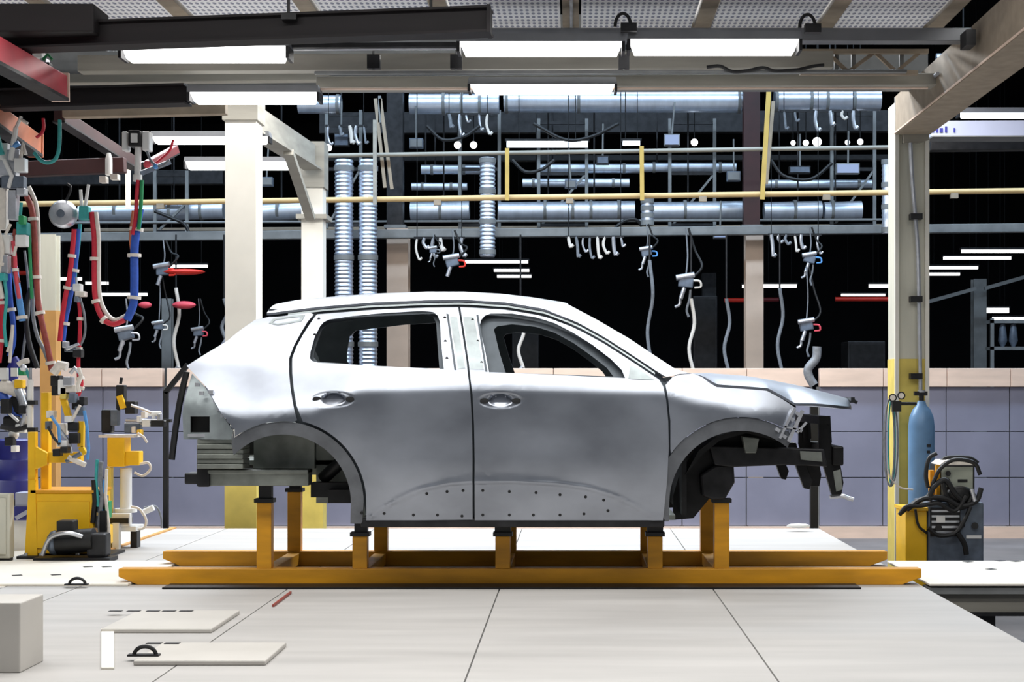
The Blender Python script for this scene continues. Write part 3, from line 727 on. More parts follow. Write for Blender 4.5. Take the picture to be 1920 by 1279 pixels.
# dark crane beam
cb = thing('crane_beam', 'long dark maroon crane beam crossing the upper left, bolted ends', 'beam', P(500, 70, 9.1))
p0, p1 = P(-80, 76, 9.5), P(920, 40, 9.0)
obj('web', MB().bar(p0, p1, 0.10, 0.135), 'crane', cb, smooth=False)
for dz in (0.07, -0.07): obj('flange', MB().bar(p0+Vector((0,0,dz)), p1+Vector((0,0,dz)), 0.16, 0.014), 'crane', cb, smooth=False)
obj('end_plate', MB().bar(P(914,40,9.0), P(921,40,9.0), 0.17, 0.16), 'crane', cb, smooth=False)
obj('drive_box', MB().pbx(-40, 176, 6, 60, 9.2, 0.3), 'crane', cb, smooth=False, bevel=0.01)
for px in (541, 808):
    h = obj('hanger', MB().cyl(P(px, 30, 9.12), P(px, -60, 9.12), 0.009), 'black', cb)
    obj('clamp', MB().pbx(px-14, px+14, 24, 36, 9.07, 0.12), 'dark', h, smooth=False)
beam_i('crane_beam', 'shorter dark maroon beam ending at the tube light before the white column', P(-60, 190, 11.2), P(352, 178, 11.0), 0.16, 0.14, 'crane')
# front lamp rail between tubes
t = thing('lamp_rail', 'grey lamp rail carrying the front row of tube lights', 'rail', P(1180, 70, 10.1))
obj('channel', MB().bar(P(905, 68, 10.2), P(1825, 68, 10.2), 0.12, 0.085), 'housing', t, smooth=False, bevel=0.004)
obj('channel', MB().bar(P(540, 88, 9.92), P(856, 86, 9.92), 0.1, 0.028), 'dark', t, smooth=False, label='dark unlit stretch of the rail')
obj('trim_strip', MB().bar(P(540, 94, 9.9), P(856, 92, 9.9), 0.02, 0.006), 'steel', t, smooth=False)
obj('end_cap', MB().pbx(1812, 1830, 55, 84, 9.9, 0.16), 'dark', t, smooth=False)
for px, py in ((1168, 50), (1514, 52)):
    n = 12; c = P(px, py, 9.86)
    obj('cable_loop', MB().tube([c+Vector((0.05*math.cos(math.pi*k/n), 0, 0.085*math.sin(math.pi*k/n))) for k in range(n+1)], 0.011), 'black', t)
    obj('junction', MB().pbx(px-4, px+26, py-8, py+8, 9.82, 0.06), 'dark', t, smooth=False)
# second row rail and long beams between
beam_box('lamp_rail', 'grey beige rail of the second lamp row crossing above the car', P(596, 158, 11.22), P(1770, 152, 11.22), 0.16, 0.085, 'beam', 'rail')
beam_box('cable_tray', 'thin pale cable tray along the lower edge of the lamp rail', P(600, 167, 10.98), P(1740, 165, 10.98), 0.03, 0.014, 'cap', 'tray')
beam_box('roof_beam', 'broad grey beige roof beam between the two lamp rows', P(150, 122, 10.75), P(1560, 114, 10.75), 0.12, 0.115, 'beam', 'beam')
beam_box('box_girder', 'deep grey box girder behind the lamp rows', P(90, 136, 11.95), P(1735, 132, 11.95), 0.2, 0.29, 'grey', 'beam')
beam_box('pipe_run', 'thin grey rail under the broad roof beam', P(590, 137, 10.6), P(1700, 134, 10.6), 0.04, 0.022, 'grey', 'rail')
beam_box('roof_beam', 'beige roof beam behind the dark maroon beam at the upper left', P(60, 150, 11.6), P(620, 144, 11.6), 0.1, 0.07, 'beam', 'beam')
beam_box('roof_beam', 'tan roof beam above the hoist rails, left of the thick white column', P(120, 212, 12.2), P(425, 205, 12.2), 0.1, 0.085, 'beam2', 'beam')
obj('hanging_cable', MB().tube(crom([P(x, y, 10.55) for x, y in ((1325,126),(1350,124),(1372,134),(1400,133),(1430,127),(1452,133),(1480,132),(1500,130),(1525,124),(1545,122))], 5), 0.012), 'black', label='black cable sagging under the roof beam right of the twin lights', cat='cable')
for px, w, lb in ((700, 24, 'small grey bracket under the front lamp rail, left of the twin lights'), (855, 22, 'grey bracket at the left end of the twin lights'), (1170, 20, 'grey bracket between the twin lights')):
    t = thing('rail_bracket', lb, 'bracket', P(px, 130, 10.2))
    obj('plate', MB().pbx(px-w/2, px+w/2, 102, 128, 10.2, 0.05), 'dark', t, smooth=False)
    obj('stud', MB().cyl(P(px, 132, 10.22), P(px, 80, 10.22), 0.008), 'grey', t)
# lattice frame at the right end of the beams
t = thing('lattice_truss', 'tan lattice truss at the right end of the roof beam', 'truss', P(1630, 145, 11.0))
obj('chord', MB().bar(P(1500, 97, 11.0), P(1740, 97, 11.0), 0.05, 0.03), 'beam2', t, smooth=False)
obj('chord', MB().bar(P(1500, 137, 11.0), P(1720, 137, 11.0), 0.05, 0.03), 'beam2', t, smooth=False)
for a, b in ((1510,1550),(1590,1550),(1590,1640),(1680,1640),(1680,1725)):
    obj('lattice_bar', MB().bar(P(a, 135, 11.02), P(b, 98, 11.02), 0.025, 0.025), 'beam2', t, smooth=False)
for px in (1520, 1568, 1600, 1690):
    obj('upright', MB().bar(P(px, 137, 11.04), P(px, 97, 11.04), 0.03, 0.03), 'grey', t, smooth=False)

# perforated mezzanine deck overhead
ZM = 3.74
mz = thing('mezzanine_deck', 'pale perforated metal deck overhead with tan joists', 'mezzanine', (0, 10.2, ZM))
jx = [(px-VX)/FPX*((ZM-CZ)*FPX/(VY-30)) for px in (-110, 110, 345, 588, 830, 1070, 1322, 1558, 1770)]
for i in range(len(jx)-1):
    obj('deck_panel', MB().bx(jx[i]+0.07, jx[i+1]-0.07, 8.6, 10.86, ZM, ZM+0.02), 'perf', mz, smooth=False)
for x in jx:
    obj('joist', MB().bx(x-0.055, x+0.055, 8.6, 10.9, ZM-0.02, ZM+0.14), 'beam2', mz, smooth=False)
obj('edge_beam', MB().bx(jx[0], jx[-1]+0.1, 10.9, 11.0, ZM-0.06, ZM+0.12), 'grey', mz, smooth=False)
obj('conduit', MB().cyl((jx[5]+0.005, 8.7, ZM-0.03), (jx[5]+0.005, 10.9, ZM-0.03), 0.012), 'steel', mz)

# receding beams
t = thing('receding_girder', 'weathered tan girder receding to the cream column, upper right', 'beam', (2.82, 9.5, 3.4))
xg = x3c
obj('web', MB().bx(xg-0.02, xg+0.02, 6.5, RY-0.04, 3.31, 3.57), 'beam2', t, smooth=False)
obj('flange', MB().bx(xg-0.14, xg+0.14, 6.5, RY-0.04, 3.29, 3.31), 'beam2', t, smooth=False)
obj('flange', MB().bx(xg-0.14, xg+0.14, 6.5, RY-0.04, 3.57, 3.6), 'beam2', t, smooth=False)
obj('side_plate', MB().bx(xg-0.14, xg-0.125, 6.5, RY-0.05, 3.31, 3.57), 'beam2', t, smooth=False)
obj('seam_bar', MB().bx(xg-0.15, xg-0.142, 6.5, RY-0.02, 3.296, 3.308), 'cap', t, smooth=False, label='pale lower edge')
obj('conduit', MB().tube(crom([P(1758,138,11.0), P(1745,150,11.4), P(1736,168,12.0), P(1728,178,12.4), P(1726,235,12.5)], 5), 0.014), 'steel', t)
t = thing('receding_girder', 'beige girder joining the heads of the two white columns', 'beam', ((x1c+x2c)/2, 15.5, 3.75))
obj('web', MB().bar((x1c-0.01, 14.33, 3.78), (x2c+0.02, 16.95, 3.78), 0.05, 0.26), 'beam', t, smooth=False)
obj('flange', MB().bar((x1c-0.01, 14.33, 3.64), (x2c+0.02, 16.95, 3.64), 0.2, 0.02), 'beam', t, smooth=False)
obj('knee_brace', MB().bar((x2c+0.0, 15.6, 3.62), (x2c+0.0, 16.9, 3.1), 0.1, 0.06), 'beam', t, smooth=False)
# right-hand girder and far lights
t = thing('pale_girder', 'pale blue grey box girder right of the cream column', 'beam', P(1900, 250, 15.5))
obj('box', MB().bar(P(1742, 244, 15.5), P(2100, 242, 15.5), 0.2, 0.15), 'bluegirder', t, smooth=False)
obj('flange', MB().bar(P(1742, 260, 15.4), P(2100, 260, 15.4), 0.3, 0.012), 'grey', t, smooth=False)
for k, (a, b) in enumerate(((1748,1752),(1755,1759),(1762,1768),(1772,1776),(1788,1791))):
    obj('mark', MB().pbx(a, b, 240-(k%2)*3, 248, 15.39, 0.004), 'navy', t, smooth=False)
light_fixture('cool tube light above the pale blue girder at the right edge', 1800, 2000, 211, 220, 15.8, G1, 'tube_cool', d=0.08)
light_fixture('short bright light left of the tan girder, beside the lattice truss', 1752, 1800, 129, 138, 11.6, G1, d=0.08)
light_fixture('short pale light above the end of the front lamp rail', 1822, 1880, 66, 74, 11.0, G1, 'tube_cool', d=0.08)
beam_box('roof_beam', 'dark roof beam over the far right bay', P(1742, 275, 16.5), P(2100, 272, 16.5), 0.15, 0.1, 'dark', 'beam')
# ================================================================ hall behind: ducts, pipes, rails
def duct_h(name, label, px0, px1, py, rpx, Y, m='duct', joints=(), group=None, slope=0.0):
    a = P(px0, py+slope, Y); b = P(px1, py, Y); r = rpx/S(Y)
    t = thing(name, label, 'duct', ((a.x+b.x)/2, Y, min(a.z,b.z)-r), group)
    obj('pipe', MB().cyl(a, b, r, n=24), m, t)
    for j in joints:
        c = P(j, py, Y); obj('joint_ring', MB().cyl(c-Vector((0.02,0,0)), c+Vector((0.02,0,0)), r*1.12, n=24), 'grey', t)
    for j in joints[::2] or (0.5*(px0+px1),):
        c = P(j+6, py, Y); obj('hanger', MB().cyl(c+Vector((0,0,r*0.9)), c+Vector((0,0,9.0-c.z)), 0.012, n=6), 'dark', t)
    return t
GD = 'shiny ducts high in the hall behind'
duct_h('round_duct', 'long shiny round duct above the car roof, top centre', 945, 1390, 190, 21, 20.6, joints=(950,1085,1385))
duct_h('round_duct', 'shiny duct left of the long top duct, between two dark hangers', 768, 936, 195, 19, 20.6, joints=(832,866,900))
duct_h('round_duct', 'short shiny duct stub just right of the second white column', 560, 640, 196, 17, 20.6, joints=(634,))
duct_h('round_duct', 'blue ribbed duct at the top right before the cream column', 1452, 1650, 188, 20, 20.6, 'flex', joints=(1455,1520,1550,1600))
duct_h('round_duct', 'shiny duct beyond the tan girder at the upper right', 1755, 1860, 108, 8, 21.5, joints=(1800,))
mids = [('shiny middle duct left of the thick white column', 150, 420, (218,260,320,378)), ('shiny middle duct between the two white columns', 478, 570, (522,)),
        ('shiny middle duct above the rear door, right of the ribbed pipes', 770, 880, (826,)), ('long shiny middle duct above the front door with four joints', 935, 1190, (1022,1074,1108,1160)),
        ('shiny middle duct left of the pinkish column', 1216, 1392, (1284,)), ('shiny middle duct right of the pinkish column', 1432, 1540, (1490,)), ('short shiny middle duct left of the cream column', 1545, 1615, (1560,))]
for lb, a, b, js in mids: duct_h('round_duct', lb, a, b, 394, 17, 21.0, joints=js, slope=6 if a < 600 else 2)
for lb, a, b, py, r in (('thin duct with broken shine above the yellow pipe, centre left', 790, 900, 318, 9), ('thin duct above the yellow pipe right of the first yellow hanger', 1010, 1200, 316, 9),
        ('thin duct above the yellow pipe right of the second yellow hanger', 1206, 1380, 314, 9), ('thin duct lower down, left of the first yellow hanger', 772, 876, 350, 7),
        ('thin duct lower down, between the two yellow hangers', 980, 1180, 343, 8), ('thin dim duct near the cream column, above the yellow pipe', 1435, 1640, 345, 8)):
    duct_h('thin_duct', lb, a, b, py, r, 21.6, joints=(a+20, b-30))
# vertical ribbed pipes
def ribbed(label, px, py0, py1, rpx, Y, group=None):
    a = P(px, py1, Y); r = rpx/S(Y); L = (py1-py0)/S(Y)
    t = thing('ribbed_pipe', label, 'pipe', a, group)
    n = int(L/0.05); prof = []
    for k in range(n*2+1): prof.append((r*(1.0 if k % 2 else 0.9), L*k/(n*2)))
    o = obj('pipe', MB().lathe(prof, a, 'z', 18), 'flex', t)
    for f in (0.05, 0.36, 0.66, 0.97): obj('band', MB().lathe([(r*1.06, L*f-0.03), (r*1.06, L*f+0.03)], a, 'z', 18), 'grey', t)
ribbed('left of the two tall ribbed silver pipes beside the white column', 645, 300, 840, 18, 19.6)
ribbed('right of the two tall ribbed silver pipes beside the white column', 690, 300, 840, 18, 19.6)
ribbed('single ribbed silver pipe ending above the B-pillar of the car', 914, 296, 482, 15, 19.8)
ribbed('short bright ribbed pipe end left of the cream column', 1664, 300, 438, 11, 19.4)
ribbed('short pale pipe stub under the second yellow hanger', 1214, 376, 420, 12, 20.0)
# rails and beams across the hall
def rail_h(name, label, px0, py0, px1, py1, Y, r, m, cat, group=None, clips=()):
    t = thing(name, label, cat, P((px0+px1)/2, (py0+py1)/2, Y), group)
    obj('pipe', MB().cyl(P(px0,py0,Y), P(px1,py1,Y), r, n=12), m, t)
    for x in clips:
        y = py0+(py1-py0)*(x-px0)/(px1-px0); obj('clip', MB().pbx(x-7, x+7, y+2, y+12, Y-0.03, 0.06), 'beam2', t, smooth=False)
    return t
rail_h('supply_pipe', 'long pale ochre pipe crossing the whole hall above the car', -120, 385, 2050, 356, 18.6, 0.034, 'pipe', 'pipe', clips=(300,820,1068,1318,1550,1790))
rail_h('hand_rail', 'grey olive rail above the ochre pipe', 606, 292, 1690, 276, 18.72, 0.026, 'beam', 'rail')
rail_h('hand_rail', 'thin grey rail under the middle row of ducts', 110, 418, 1680, 412, 20.8, 0.018, 'grey', 'rail')
for lb, x0, y0, x1, y1, Y, h, m in (('grey cross beam above the fence gap, whole width', -60, 447, 1990, 427, 20.0, 0.11, 'grey'), ('dark cross beam behind the long top duct', 600, 232, 1690, 228, 22.0, 0.3, 'dark'),
        ('dark cross beam above the thin ducts', 600, 298, 1690, 296, 22.5, 0.08, 'soot'), ('dim cross beam behind the left hoses', -60, 335, 420, 333, 22.0, 0.2, 'dark'), ('dim grey cross beam low under the middle ducts', 160, 432, 1680, 424, 22.6, 0.05, 'beam2')):
    beam_box('cross_beam', lb, P(x0,y0,Y), P(x1,y1,Y), 0.14, h, m)
def hanger(label, px0, py0, px1, py1, Y, w, m):
    obj('pipe_hanger', MB().bar(P(px0,py0,Y), P(px1,py1,Y), 0.03, w), m, None, label, 'hanger', smooth=False)
hanger('yellow hanger holding the ochre pipe above the B-pillar', 951, 278, 951, 376, 18.5, 0.05, 'postyel')
hanger('yellow hanger holding the ochre pipe above the front door window', 1203, 274, 1204, 376, 18.5, 0.05, 'postyel')
hanger('long yellow hanger above the pinkish column', 1442, 160, 1429, 374, 18.5, 0.055, 'postyel')
hanger('tan brace beside the long yellow hanger', 1450, 190, 1437, 345, 18.7, 0.04, 'beam2')
hanger('grey vertical hanger above the ribbed pipes', 703, 225, 703, 384, 18.5, 0.045, 'beam')
hanger('left slanting brace above the beige column', 704, 185, 722, 352, 18.8, 0.04, 'beam2')
hanger('right slanting brace above the beige column', 713, 185, 735, 355, 18.8, 0.04, 'beam2')
hanger('thin grey post right of the second white column, above the ribbed pipes', 712, 180, 712, 230, 18.8, 0.035, 'grey')
hanger('short ivory hanger crossing the ochre pipe at the left', 240, 318, 240, 392, 15.0, 0.04, 'ivory')
# far lights
def far_tube(label, px0, px1, py, h, Y, m='tube_far'):
    a = P(px0, py+h/2, Y); b = P(px1, py-h/2, Y)
    t = thing('far_tube_light', label, 'ceiling light', ((a.x+b.x)/2, Y, a.z))
    obj('lit_tube', MB().bx(a.x, b.x, Y, Y+0.06, a.z, b.z), m, t, smooth=False)
    obj('housing', MB().bx(a.x-0.02, b.x+0.02, Y-0.01, Y+0.1, b.z, b.z+0.03), 'dark', t, smooth=False)
    for f in (0.15, 0.85):
        x = a.x+(b.x-a.x)*f; obj('drop_rod', MB().cyl((x, Y+0.05, b.z+0.03), (x, Y+0.05, 9.0), 0.006, n=5), 'soot', t)
FT = [('far tube light above the B-pillar, topmost of three', 872, 990, 491, 5, 27), ('far tube light above the B-pillar, middle of three', 926, 992, 507, 5, 30), ('far tube light above the B-pillar, lowest of three', 932, 996, 518, 5, 32),
      ('far tube light over the orange red tool left of the white column', 308, 388, 499, 5, 26), ('long far tube light behind the blue hose', 186, 275, 552, 5, 29), ('short far tube light behind the red loop hose', 160, 202, 531, 5, 30), ('short far tube light behind the left blue hose pair', 108, 152, 523, 5, 30),
      ('far tube light right of the pinkish column', 1432, 1494, 536, 6, 27), ('short far tube light left of the pinkish column', 1392, 1404, 537, 6, 27), ('far tube light left of the cream column', 1630, 1684, 536, 6, 27), ('far tube light just above the red tool rail', 1578, 1660, 553, 4, 29),
      ('far tube light at the right edge, topmost', 1804, 1990, 471, 6, 24), ('far tube light at the right edge, second from top', 1770, 1896, 484, 5, 26), ('far tube light right of the cream column, third from top', 1738, 1834, 502, 5, 28), ('far tube light right of the cream column, fourth from top', 1736, 1800, 514, 5, 31),
      ('slanting group of far lights at the right edge, upper one', 1848, 1892, 582, 9, 27), ('slanting group of far lights at the right edge, lower one', 1862, 1960, 597, 5, 28)]
for lb, a, b, y, h, Y in FT: far_tube(lb, a, b, y, h, Y)
far_tube('pale strip light above the first yellow hanger', 950, 1102, 270, 11, 20.3, 'tube_cool'); far_tube('short strip light at the second yellow hanger', 1168, 1200, 268, 8, 20.3, 'tube_cool')
for a, y, r, lb in ((1487,268,5,'first of the small round lamps right of the long yellow hanger'),(1511,268,6,'second of the small round lamps right of the long yellow hanger'),(1532,266,9,'largest of the small round lamps right of the long yellow hanger'),(1589,267,5,'small round lamp fourth from the long yellow hanger'),(1613,266,6,'small round lamp nearest the cream column'),(1302,267,7,'small square-looking lamp left of the long yellow hanger'),(616,277,7,'small lamp right of the second white column'),(858,272,7,'left of two small lamps above the ribbed pipe'),(888,272,7,'right of two small lamps above the ribbed pipe')):
    Y = 20.9; c = P(a, y, Y); t = thing('small_lamp', lb, 'lamp', c)
    obj('bulb', MB().sph(c, r/S(Y), 10), 'tube_far', t)
    obj('stem', MB().cyl(c+Vector((0,0,0.5*r/S(Y))), Vector((c.x,c.y,9.0)), 0.006, n=5), 'soot', t)
for lb, a, b, y, m in (('red tool rail left of the cream column', 1566, 1672, 561, 'signal'), ('red tool rail left of the pinkish column', 1358, 1402, 563, 'signal'), ('dark red tool rail right of the pinkish column', 1432, 1460, 562, 'darkred'),
        ('red rail behind the hose bundles at the left edge', 30, 68, 512, 'signal')):
    rail_h('tool_rail', lb, a, y, b, y, 24.0, 0.035, m, 'rail')
# dim machinery shapes in the dark hall
for i, (px0, px1, py0, py1, Y, lb) in enumerate(((1300,1345,555,700,23,'dim grey cabinet in the dark beyond the bonnet hinge'), (960,1010,560,700,24,'dim cabinet in the dark seen through the front window'), (470,560,600,700,24,'dim cabinet in the dark between the white columns'), (1590,1660,640,705,23,'low dim cabinet left of the cream column'))):
    t = thing('machine_cabinet', lb, 'cabinet', P((px0+px1)/2, 735, Y)*1.0); t.location.z = -0.5; ORIG[t.name] = t.location.copy()
    a = P(px0, py0, Y); b = P(px1, py0, Y)
    obj('body', MB().bx(a.x, b.x, Y, Y+0.6, -0.5, a.z), 'dark', t, smooth=False, bevel=0.01)
    obj('door', MB().bx(a.x+0.03, b.x-0.03, Y-0.015, Y, -0.3, a.z-0.05), 'soot', t, smooth=False)

# ---------------------------------------------------------------- hanging spot-welding guns
def weld_gun(label, px, py, Y, s, top_py, accent='steel', name='welding_gun', arms=True, seed=1):
    r = random.Random(seed); c = P(px, py, Y); k = s/S(Y)
    t = thing(name, label, 'welding gun', c)
    b = MB().obox(c, (0.8*k, 0.5*k, 0.55*k), Matrix.Rotation(r.uniform(-0.5,0.5), 3, 'Y'))
    obj('transformer', b, 'machine', t, smooth=False, bevel=0.06*k)
    mb = MB().cyl(c+Vector((-0.55*k,-0.2*k,0.25*k)), c+Vector((0.45*k,-0.2*k,0.42*k)), 0.16*k)
    mb.cyl(c+Vector((-0.1*k,-0.2*k,-0.3*k)), c+Vector((-0.3*k,-0.2*k,-0.9*k)), 0.12*k)
    obj('cylinder', mb, 'steel', t)
    obj('hand_grip', MB().tube(crom([c+Vector(q)*k for q in ((0.4,-0.3,0.1),(0.75,-0.3,0.05),(0.8,-0.3,-0.25),(0.45,-0.3,-0.3))], 4), 0.06*k), accent, t)
    if arms:
        obj('electrode_arm', MB().tube(crom([c+Vector(q)*k for q in ((-0.1,0,-0.4),(-0.3,0,-0.8),(-0.35,0,-1.2),(-0.6,0,-1.35))], 5), 0.08*k), 'steel', t)
        obj('electrode_arm', MB().tube(crom([c+Vector(q)*k for q in ((0.25,0,-0.4),(0.2,0,-0.9),(0.05,0,-1.5),(0.15,0,-1.9))], 5), 0.07*k), 'greyhose', t)
    obj('hanging_cable', MB().tube(crom([c+Vector((0,0,0.3*k)), P(px+s*0.1, (py+top_py)/2, Y), P(px, top_py, Y)], 5), 0.045*k), 'greyhose', t)
    obj('hose', MB().tube(crom([c+Vector((0.3*k,0.1*k,0.2*k)), c+Vector((0.9*k,0.15*k,0.9*k)), P(px+s*0.5, (py*0.4+top_py*0.6), Y+0.1), P(px+s*0.15, top_py, Y+0.1)], 6), 0.07*k), 'black', t)
    return t
weld_gun('hanging welding gun with a red grip above the rear edge of the car roof window', 848, 492, 19.4, 30, 432, 'signal', seed=3, arms=False)
weld_gun('pale hanging welding gun under the second yellow hanger', 1212, 474, 19.4, 24, 420, 'ltblue', seed=4)
weld_gun('long hanging welding gun right above the windscreen pillar', 1286, 530, 19.3, 34, 428, 'ivory', seed=5)
weld_gun('hanging welding gun high above the bonnet', 1518, 486, 19.3, 26, 426, 'ltblue', seed=6)
weld_gun('hanging welding gun low above the bonnet, its tip near the fence cap', 1512, 612, 19.2, 30, 500, 'pinkred', seed=7)
weld_gun('dark hanging welding gun below the red loop hose at the left', 236, 628, 16.8, 34, 560, 'steel', seed=8)
weld_gun('small hanging welding gun next to the thick white column', 372, 624, 19.2, 22, 560, 'pinkred', seed=9)
weld_gun('small hanging welding gun beside the dark grey column, left', 298, 612, 19.0, 22, 500, 'ivory', seed=10)
weld_gun('hanging tool with orange red handle over the left fence', 306, 508, 19.0, 30, 450, 'signal', seed=11, arms=False)
weld_gun('small dark tool hanging by the upper left of the front window', 812, 470, 19.6, 16, 440, 'greyhose', seed=12)
obj('tool_cover', MB().sph(P(344, 510, 19.0), 0.2, 12, (1.35,0.5,0.2)), 'signal', None, 'orange red streamlined tool cover under a far tube light, left', 'tool cover')
obj('tool_cover', MB().sph(P(345, 572, 19.0), 0.11, 12, (1.35,0.6,0.45)), 'pinkred', None, 'pink red tool cover right of the dark grey column', 'tool cover')
obj('tool_cover', MB().sph(P(272, 572, 19.0), 0.07, 12, (1.2,0.6,0.6)), 'pinkred', None, 'small pink red tool cover left of the dark grey column', 'tool cover')
# rows of small hooks hanging from the cross beam
def hook_row(label, xs_, y0, Y, seed):
    r = random.Random(seed)
    t = thing('hook_rack', label, 'hook rack', P(sum(xs_)/len(xs_), y0, Y))
    obj('bar', MB().bar(P(xs_[0]-6, y0, Y), P(xs_[-1]+6, y0, Y), 0.03, 0.03), 'dark', t, smooth=False)
    for x in (xs_[0], xs_[-1]): q = P(x, y0, Y); obj('drop_rod', MB().cyl(q, (q.x, q.y, 9.0), 0.006, n=5), 'soot', t)
    for x in xs_:
        L = r.uniform(14, 42)
        obj('hook', MB().tube(crom([P(x, y0, Y), P(x+r.uniform(-3,3), y0+L*0.5, Y), P(x+4, y0+L, Y), P(x+9, y0+L-4, Y)], 3), r.uniform(0.014, 0.026)), r.choice(['steel','greyhose','steel','ivory']), t)
hook_row('rack of small pale hooks above the front side window', [1066,1080,1094,1106,1120,1134,1150,1164], 444, 19.8, 21)
hook_row('rack of small dark hooks above the rear edge of the B-pillar', [782,796,812,826,866], 446, 19.8, 22)
hook_row('rack of small hooks above the bonnet right of the pinkish column', [1446,1460,1474,1490,1502,1534], 440, 19.8, 23)
hook_row('rack of tools hanging under the dark beam at top right', [1470,1490,1530,1556,1580,1600], 208, 20.2, 24)
hook_row('rack of tools hanging under the dark beam left of the long top duct', [842,862,874,898,914], 214, 20.2, 25)
hook_row('rack of dark tools right of the second white column, top', [616,636,656,668,682], 236, 20.2, 26)
# far right bay
t = thing('far_brace', 'pale slanting brace of the far column at the right', 'brace', P(1790, 555, 25.8))
obj('brace_bar', MB().bar(P(1740, 566, 25.8), P(1830, 541, 25.8), 0.05, 0.06), 'grey', t, smooth=False)
obj('brace_bar', MB().bar(P(1846, 541, 25.8), P(1990, 500, 25.8), 0.05, 0.06), 'grey', t, smooth=False)
t = thing('far_workstation', 'dark far workstation frame at the right picture edge', 'workstation', P(1895, 690, 23)); 
for px in (1858, 1935): obj('upright', MB().pbx(px, px+6, 596, 735, 23, 0.05), 'grey', t, smooth=False)
for py in (650, 600): obj('shelf', MB().pbx(1858, 1941, py, py+6, 23, 0.3), 'grey', t, smooth=False)
for px in (1880, 1900): obj('hanging_part', MB().lathe([(0.02,0),(0.07,0.1),(0.05,0.3),(0.015,0.42)], P(px, 652, 23.1), 'z', 10), 'machine', t)

# ---------------------------------------------------------------- duct supports, boxes and slack cables between the ducts
def duct_support(label, px0, px1, py0, py1, Y, brace=True):
    t = thing('duct_support', label, 'support frame', P((px0+px1)/2, py1, Y))
    for px in (px0, px1): obj('upright', MB().pbx(px-3, px+3, py0, py1, Y, 0.05), 'grey', t, smooth=False)
    for py in (py0+8, (py0+py1)/2, py1-6): obj('cross_bar', MB().pbx(px0, px1, py-3, py+3, Y+0.01, 0.04), 'dark', t, smooth=False)
    if brace: obj('brace', MB().bar(P(px0, py1, Y+0.03), P(px1, (py0+py1)/2, Y+0.03), 0.03, 0.03), 'grey', t, smooth=False)
duct_support('grey duct support frame just right of the second white column', 612, 676, 206, 428, 21.3)
duct_support('grey duct support frame left of the first yellow hanger', 862, 936, 206, 428, 21.3, False)
duct_support('grey duct support frame between the two yellow hangers', 1010, 1100, 222, 428, 21.4)
duct_support('grey duct support frame right of the second yellow hanger', 1256, 1340, 222, 428, 21.4)
duct_support('grey duct support frame left of the cream column', 1560, 1640, 206, 428, 21.3)
duct_support('grey duct support frame behind the blue hose at the left', 290, 350, 320, 440, 20.8)
rj = random.Random(11)
for i, (px, py, w, h, lb) in enumerate(((780,268,26,18,'dark switch box left of the two small lamps'),(1130,300,24,16,'small switch box under the pale strip light'),(1260,262,30,22,'switch box left of the small square-looking lamp'),(1376,330,26,18,'switch box left of the pinkish column, above the ochre pipe'),(1500,318,40,14,'pale switch box right of the long yellow hanger'),
        (1590,316,44,20,'blue grey switch box left of the cream column'),(1070,345,22,16,'small switch box above the long middle duct'),(640,262,28,24,'dark switch box above the tall ribbed pipes'),(1350,442,24,10,'small pale junction box under the grey cross beam'),(500,340,22,16,'dark switch box between the two white columns'))):
    t = thing('switch_box', lb, 'switch box', P(px, py+h/2, 20.4))
    obj('case', MB().pbx(px-w/2, px+w/2, py-h/2, py+h/2, 20.4, 0.1), ('machine','dark','grey')[i % 3], t, smooth=False, bevel=0.006)
    obj('lid', MB().pbx(px-w/2+2, px+w/2-2, py-h/2+2, py+h/2-2, 20.385, 0.015), ('grey','machine','bluegirder')[i % 3], t, smooth=False)
    obj('conduit', MB().cyl(P(px, py-h/2, 20.45), P(px+rj.uniform(-6,6), py-h/2-60, 20.45), 0.012, n=6), 'grey', t)
for pts, lb in (([(1148,446),(1154,428),(1172,414),(1192,412),(1204,424)], 'black cable arching to the second yellow hanger'), ([(960,300),(985,322),(1015,318),(1040,300)], 'slack black cable right of the first yellow hanger'), ([(1445,300),(1470,330),(1520,336),(1560,306)], 'slack black cable right of the long yellow hanger'),
        ([(800,236),(830,262),(870,256),(900,236)], 'slack black cable above the two small lamps'), ([(1000,232),(1060,262),(1110,256),(1160,232)], 'slack black cable under the long top duct'), ([(290,396),(320,408),(345,420),(356,440)], 'black jointed cable arm right of the blue hose')):
    obj('slack_cable', MB().tube(crom([P(a, b, 20.15) for a, b in pts], 6), 0.022), 'black', None, lb, 'cable')
for px, py0, py1, m, lb in ((1218,488,690,'greyhose','thin pale cable hanging right of the windscreen pillar'),(1296,560,700,'ivory','pale bent cable hanging above the bonnet hinge'),(1362,560,700,'greyhose','grey cable hanging left of the pinkish column'),(1462,540,700,'greyhose','thin grey cable hanging right of the pinkish column'),(976,590,690,'ivory','pale cable seen through the front side window'),(330,540,690,'ivory','pale cable hanging beside the dark grey column'),(420,560,640,'greyhose','grey cable hanging left of the thick white column')):
    t = thing('hanging_hose', lb, 'hose', P(px, py1, 19.3))
    obj('hose', MB().tube(crom([P(px, py0, 19.3), P(px+6, (2*py0+py1)/3, 19.3), P(px-4, (py0+2*py1)/3, 19.3), P(px+5, py1, 19.3)], 6), 0.022), m, t)
    obj('nozzle', MB().cyl(P(px+5, py1-2, 19.3), P(px-4, py1+12, 19.3), 0.035, n=8), 'steel', t)
    obj('drop_rod', MB().cyl(P(px, py0, 19.3), P(px, 440, 19.3), 0.012, n=6), 'dark', t)
# ================================================================ left work cell
LY = 11.5
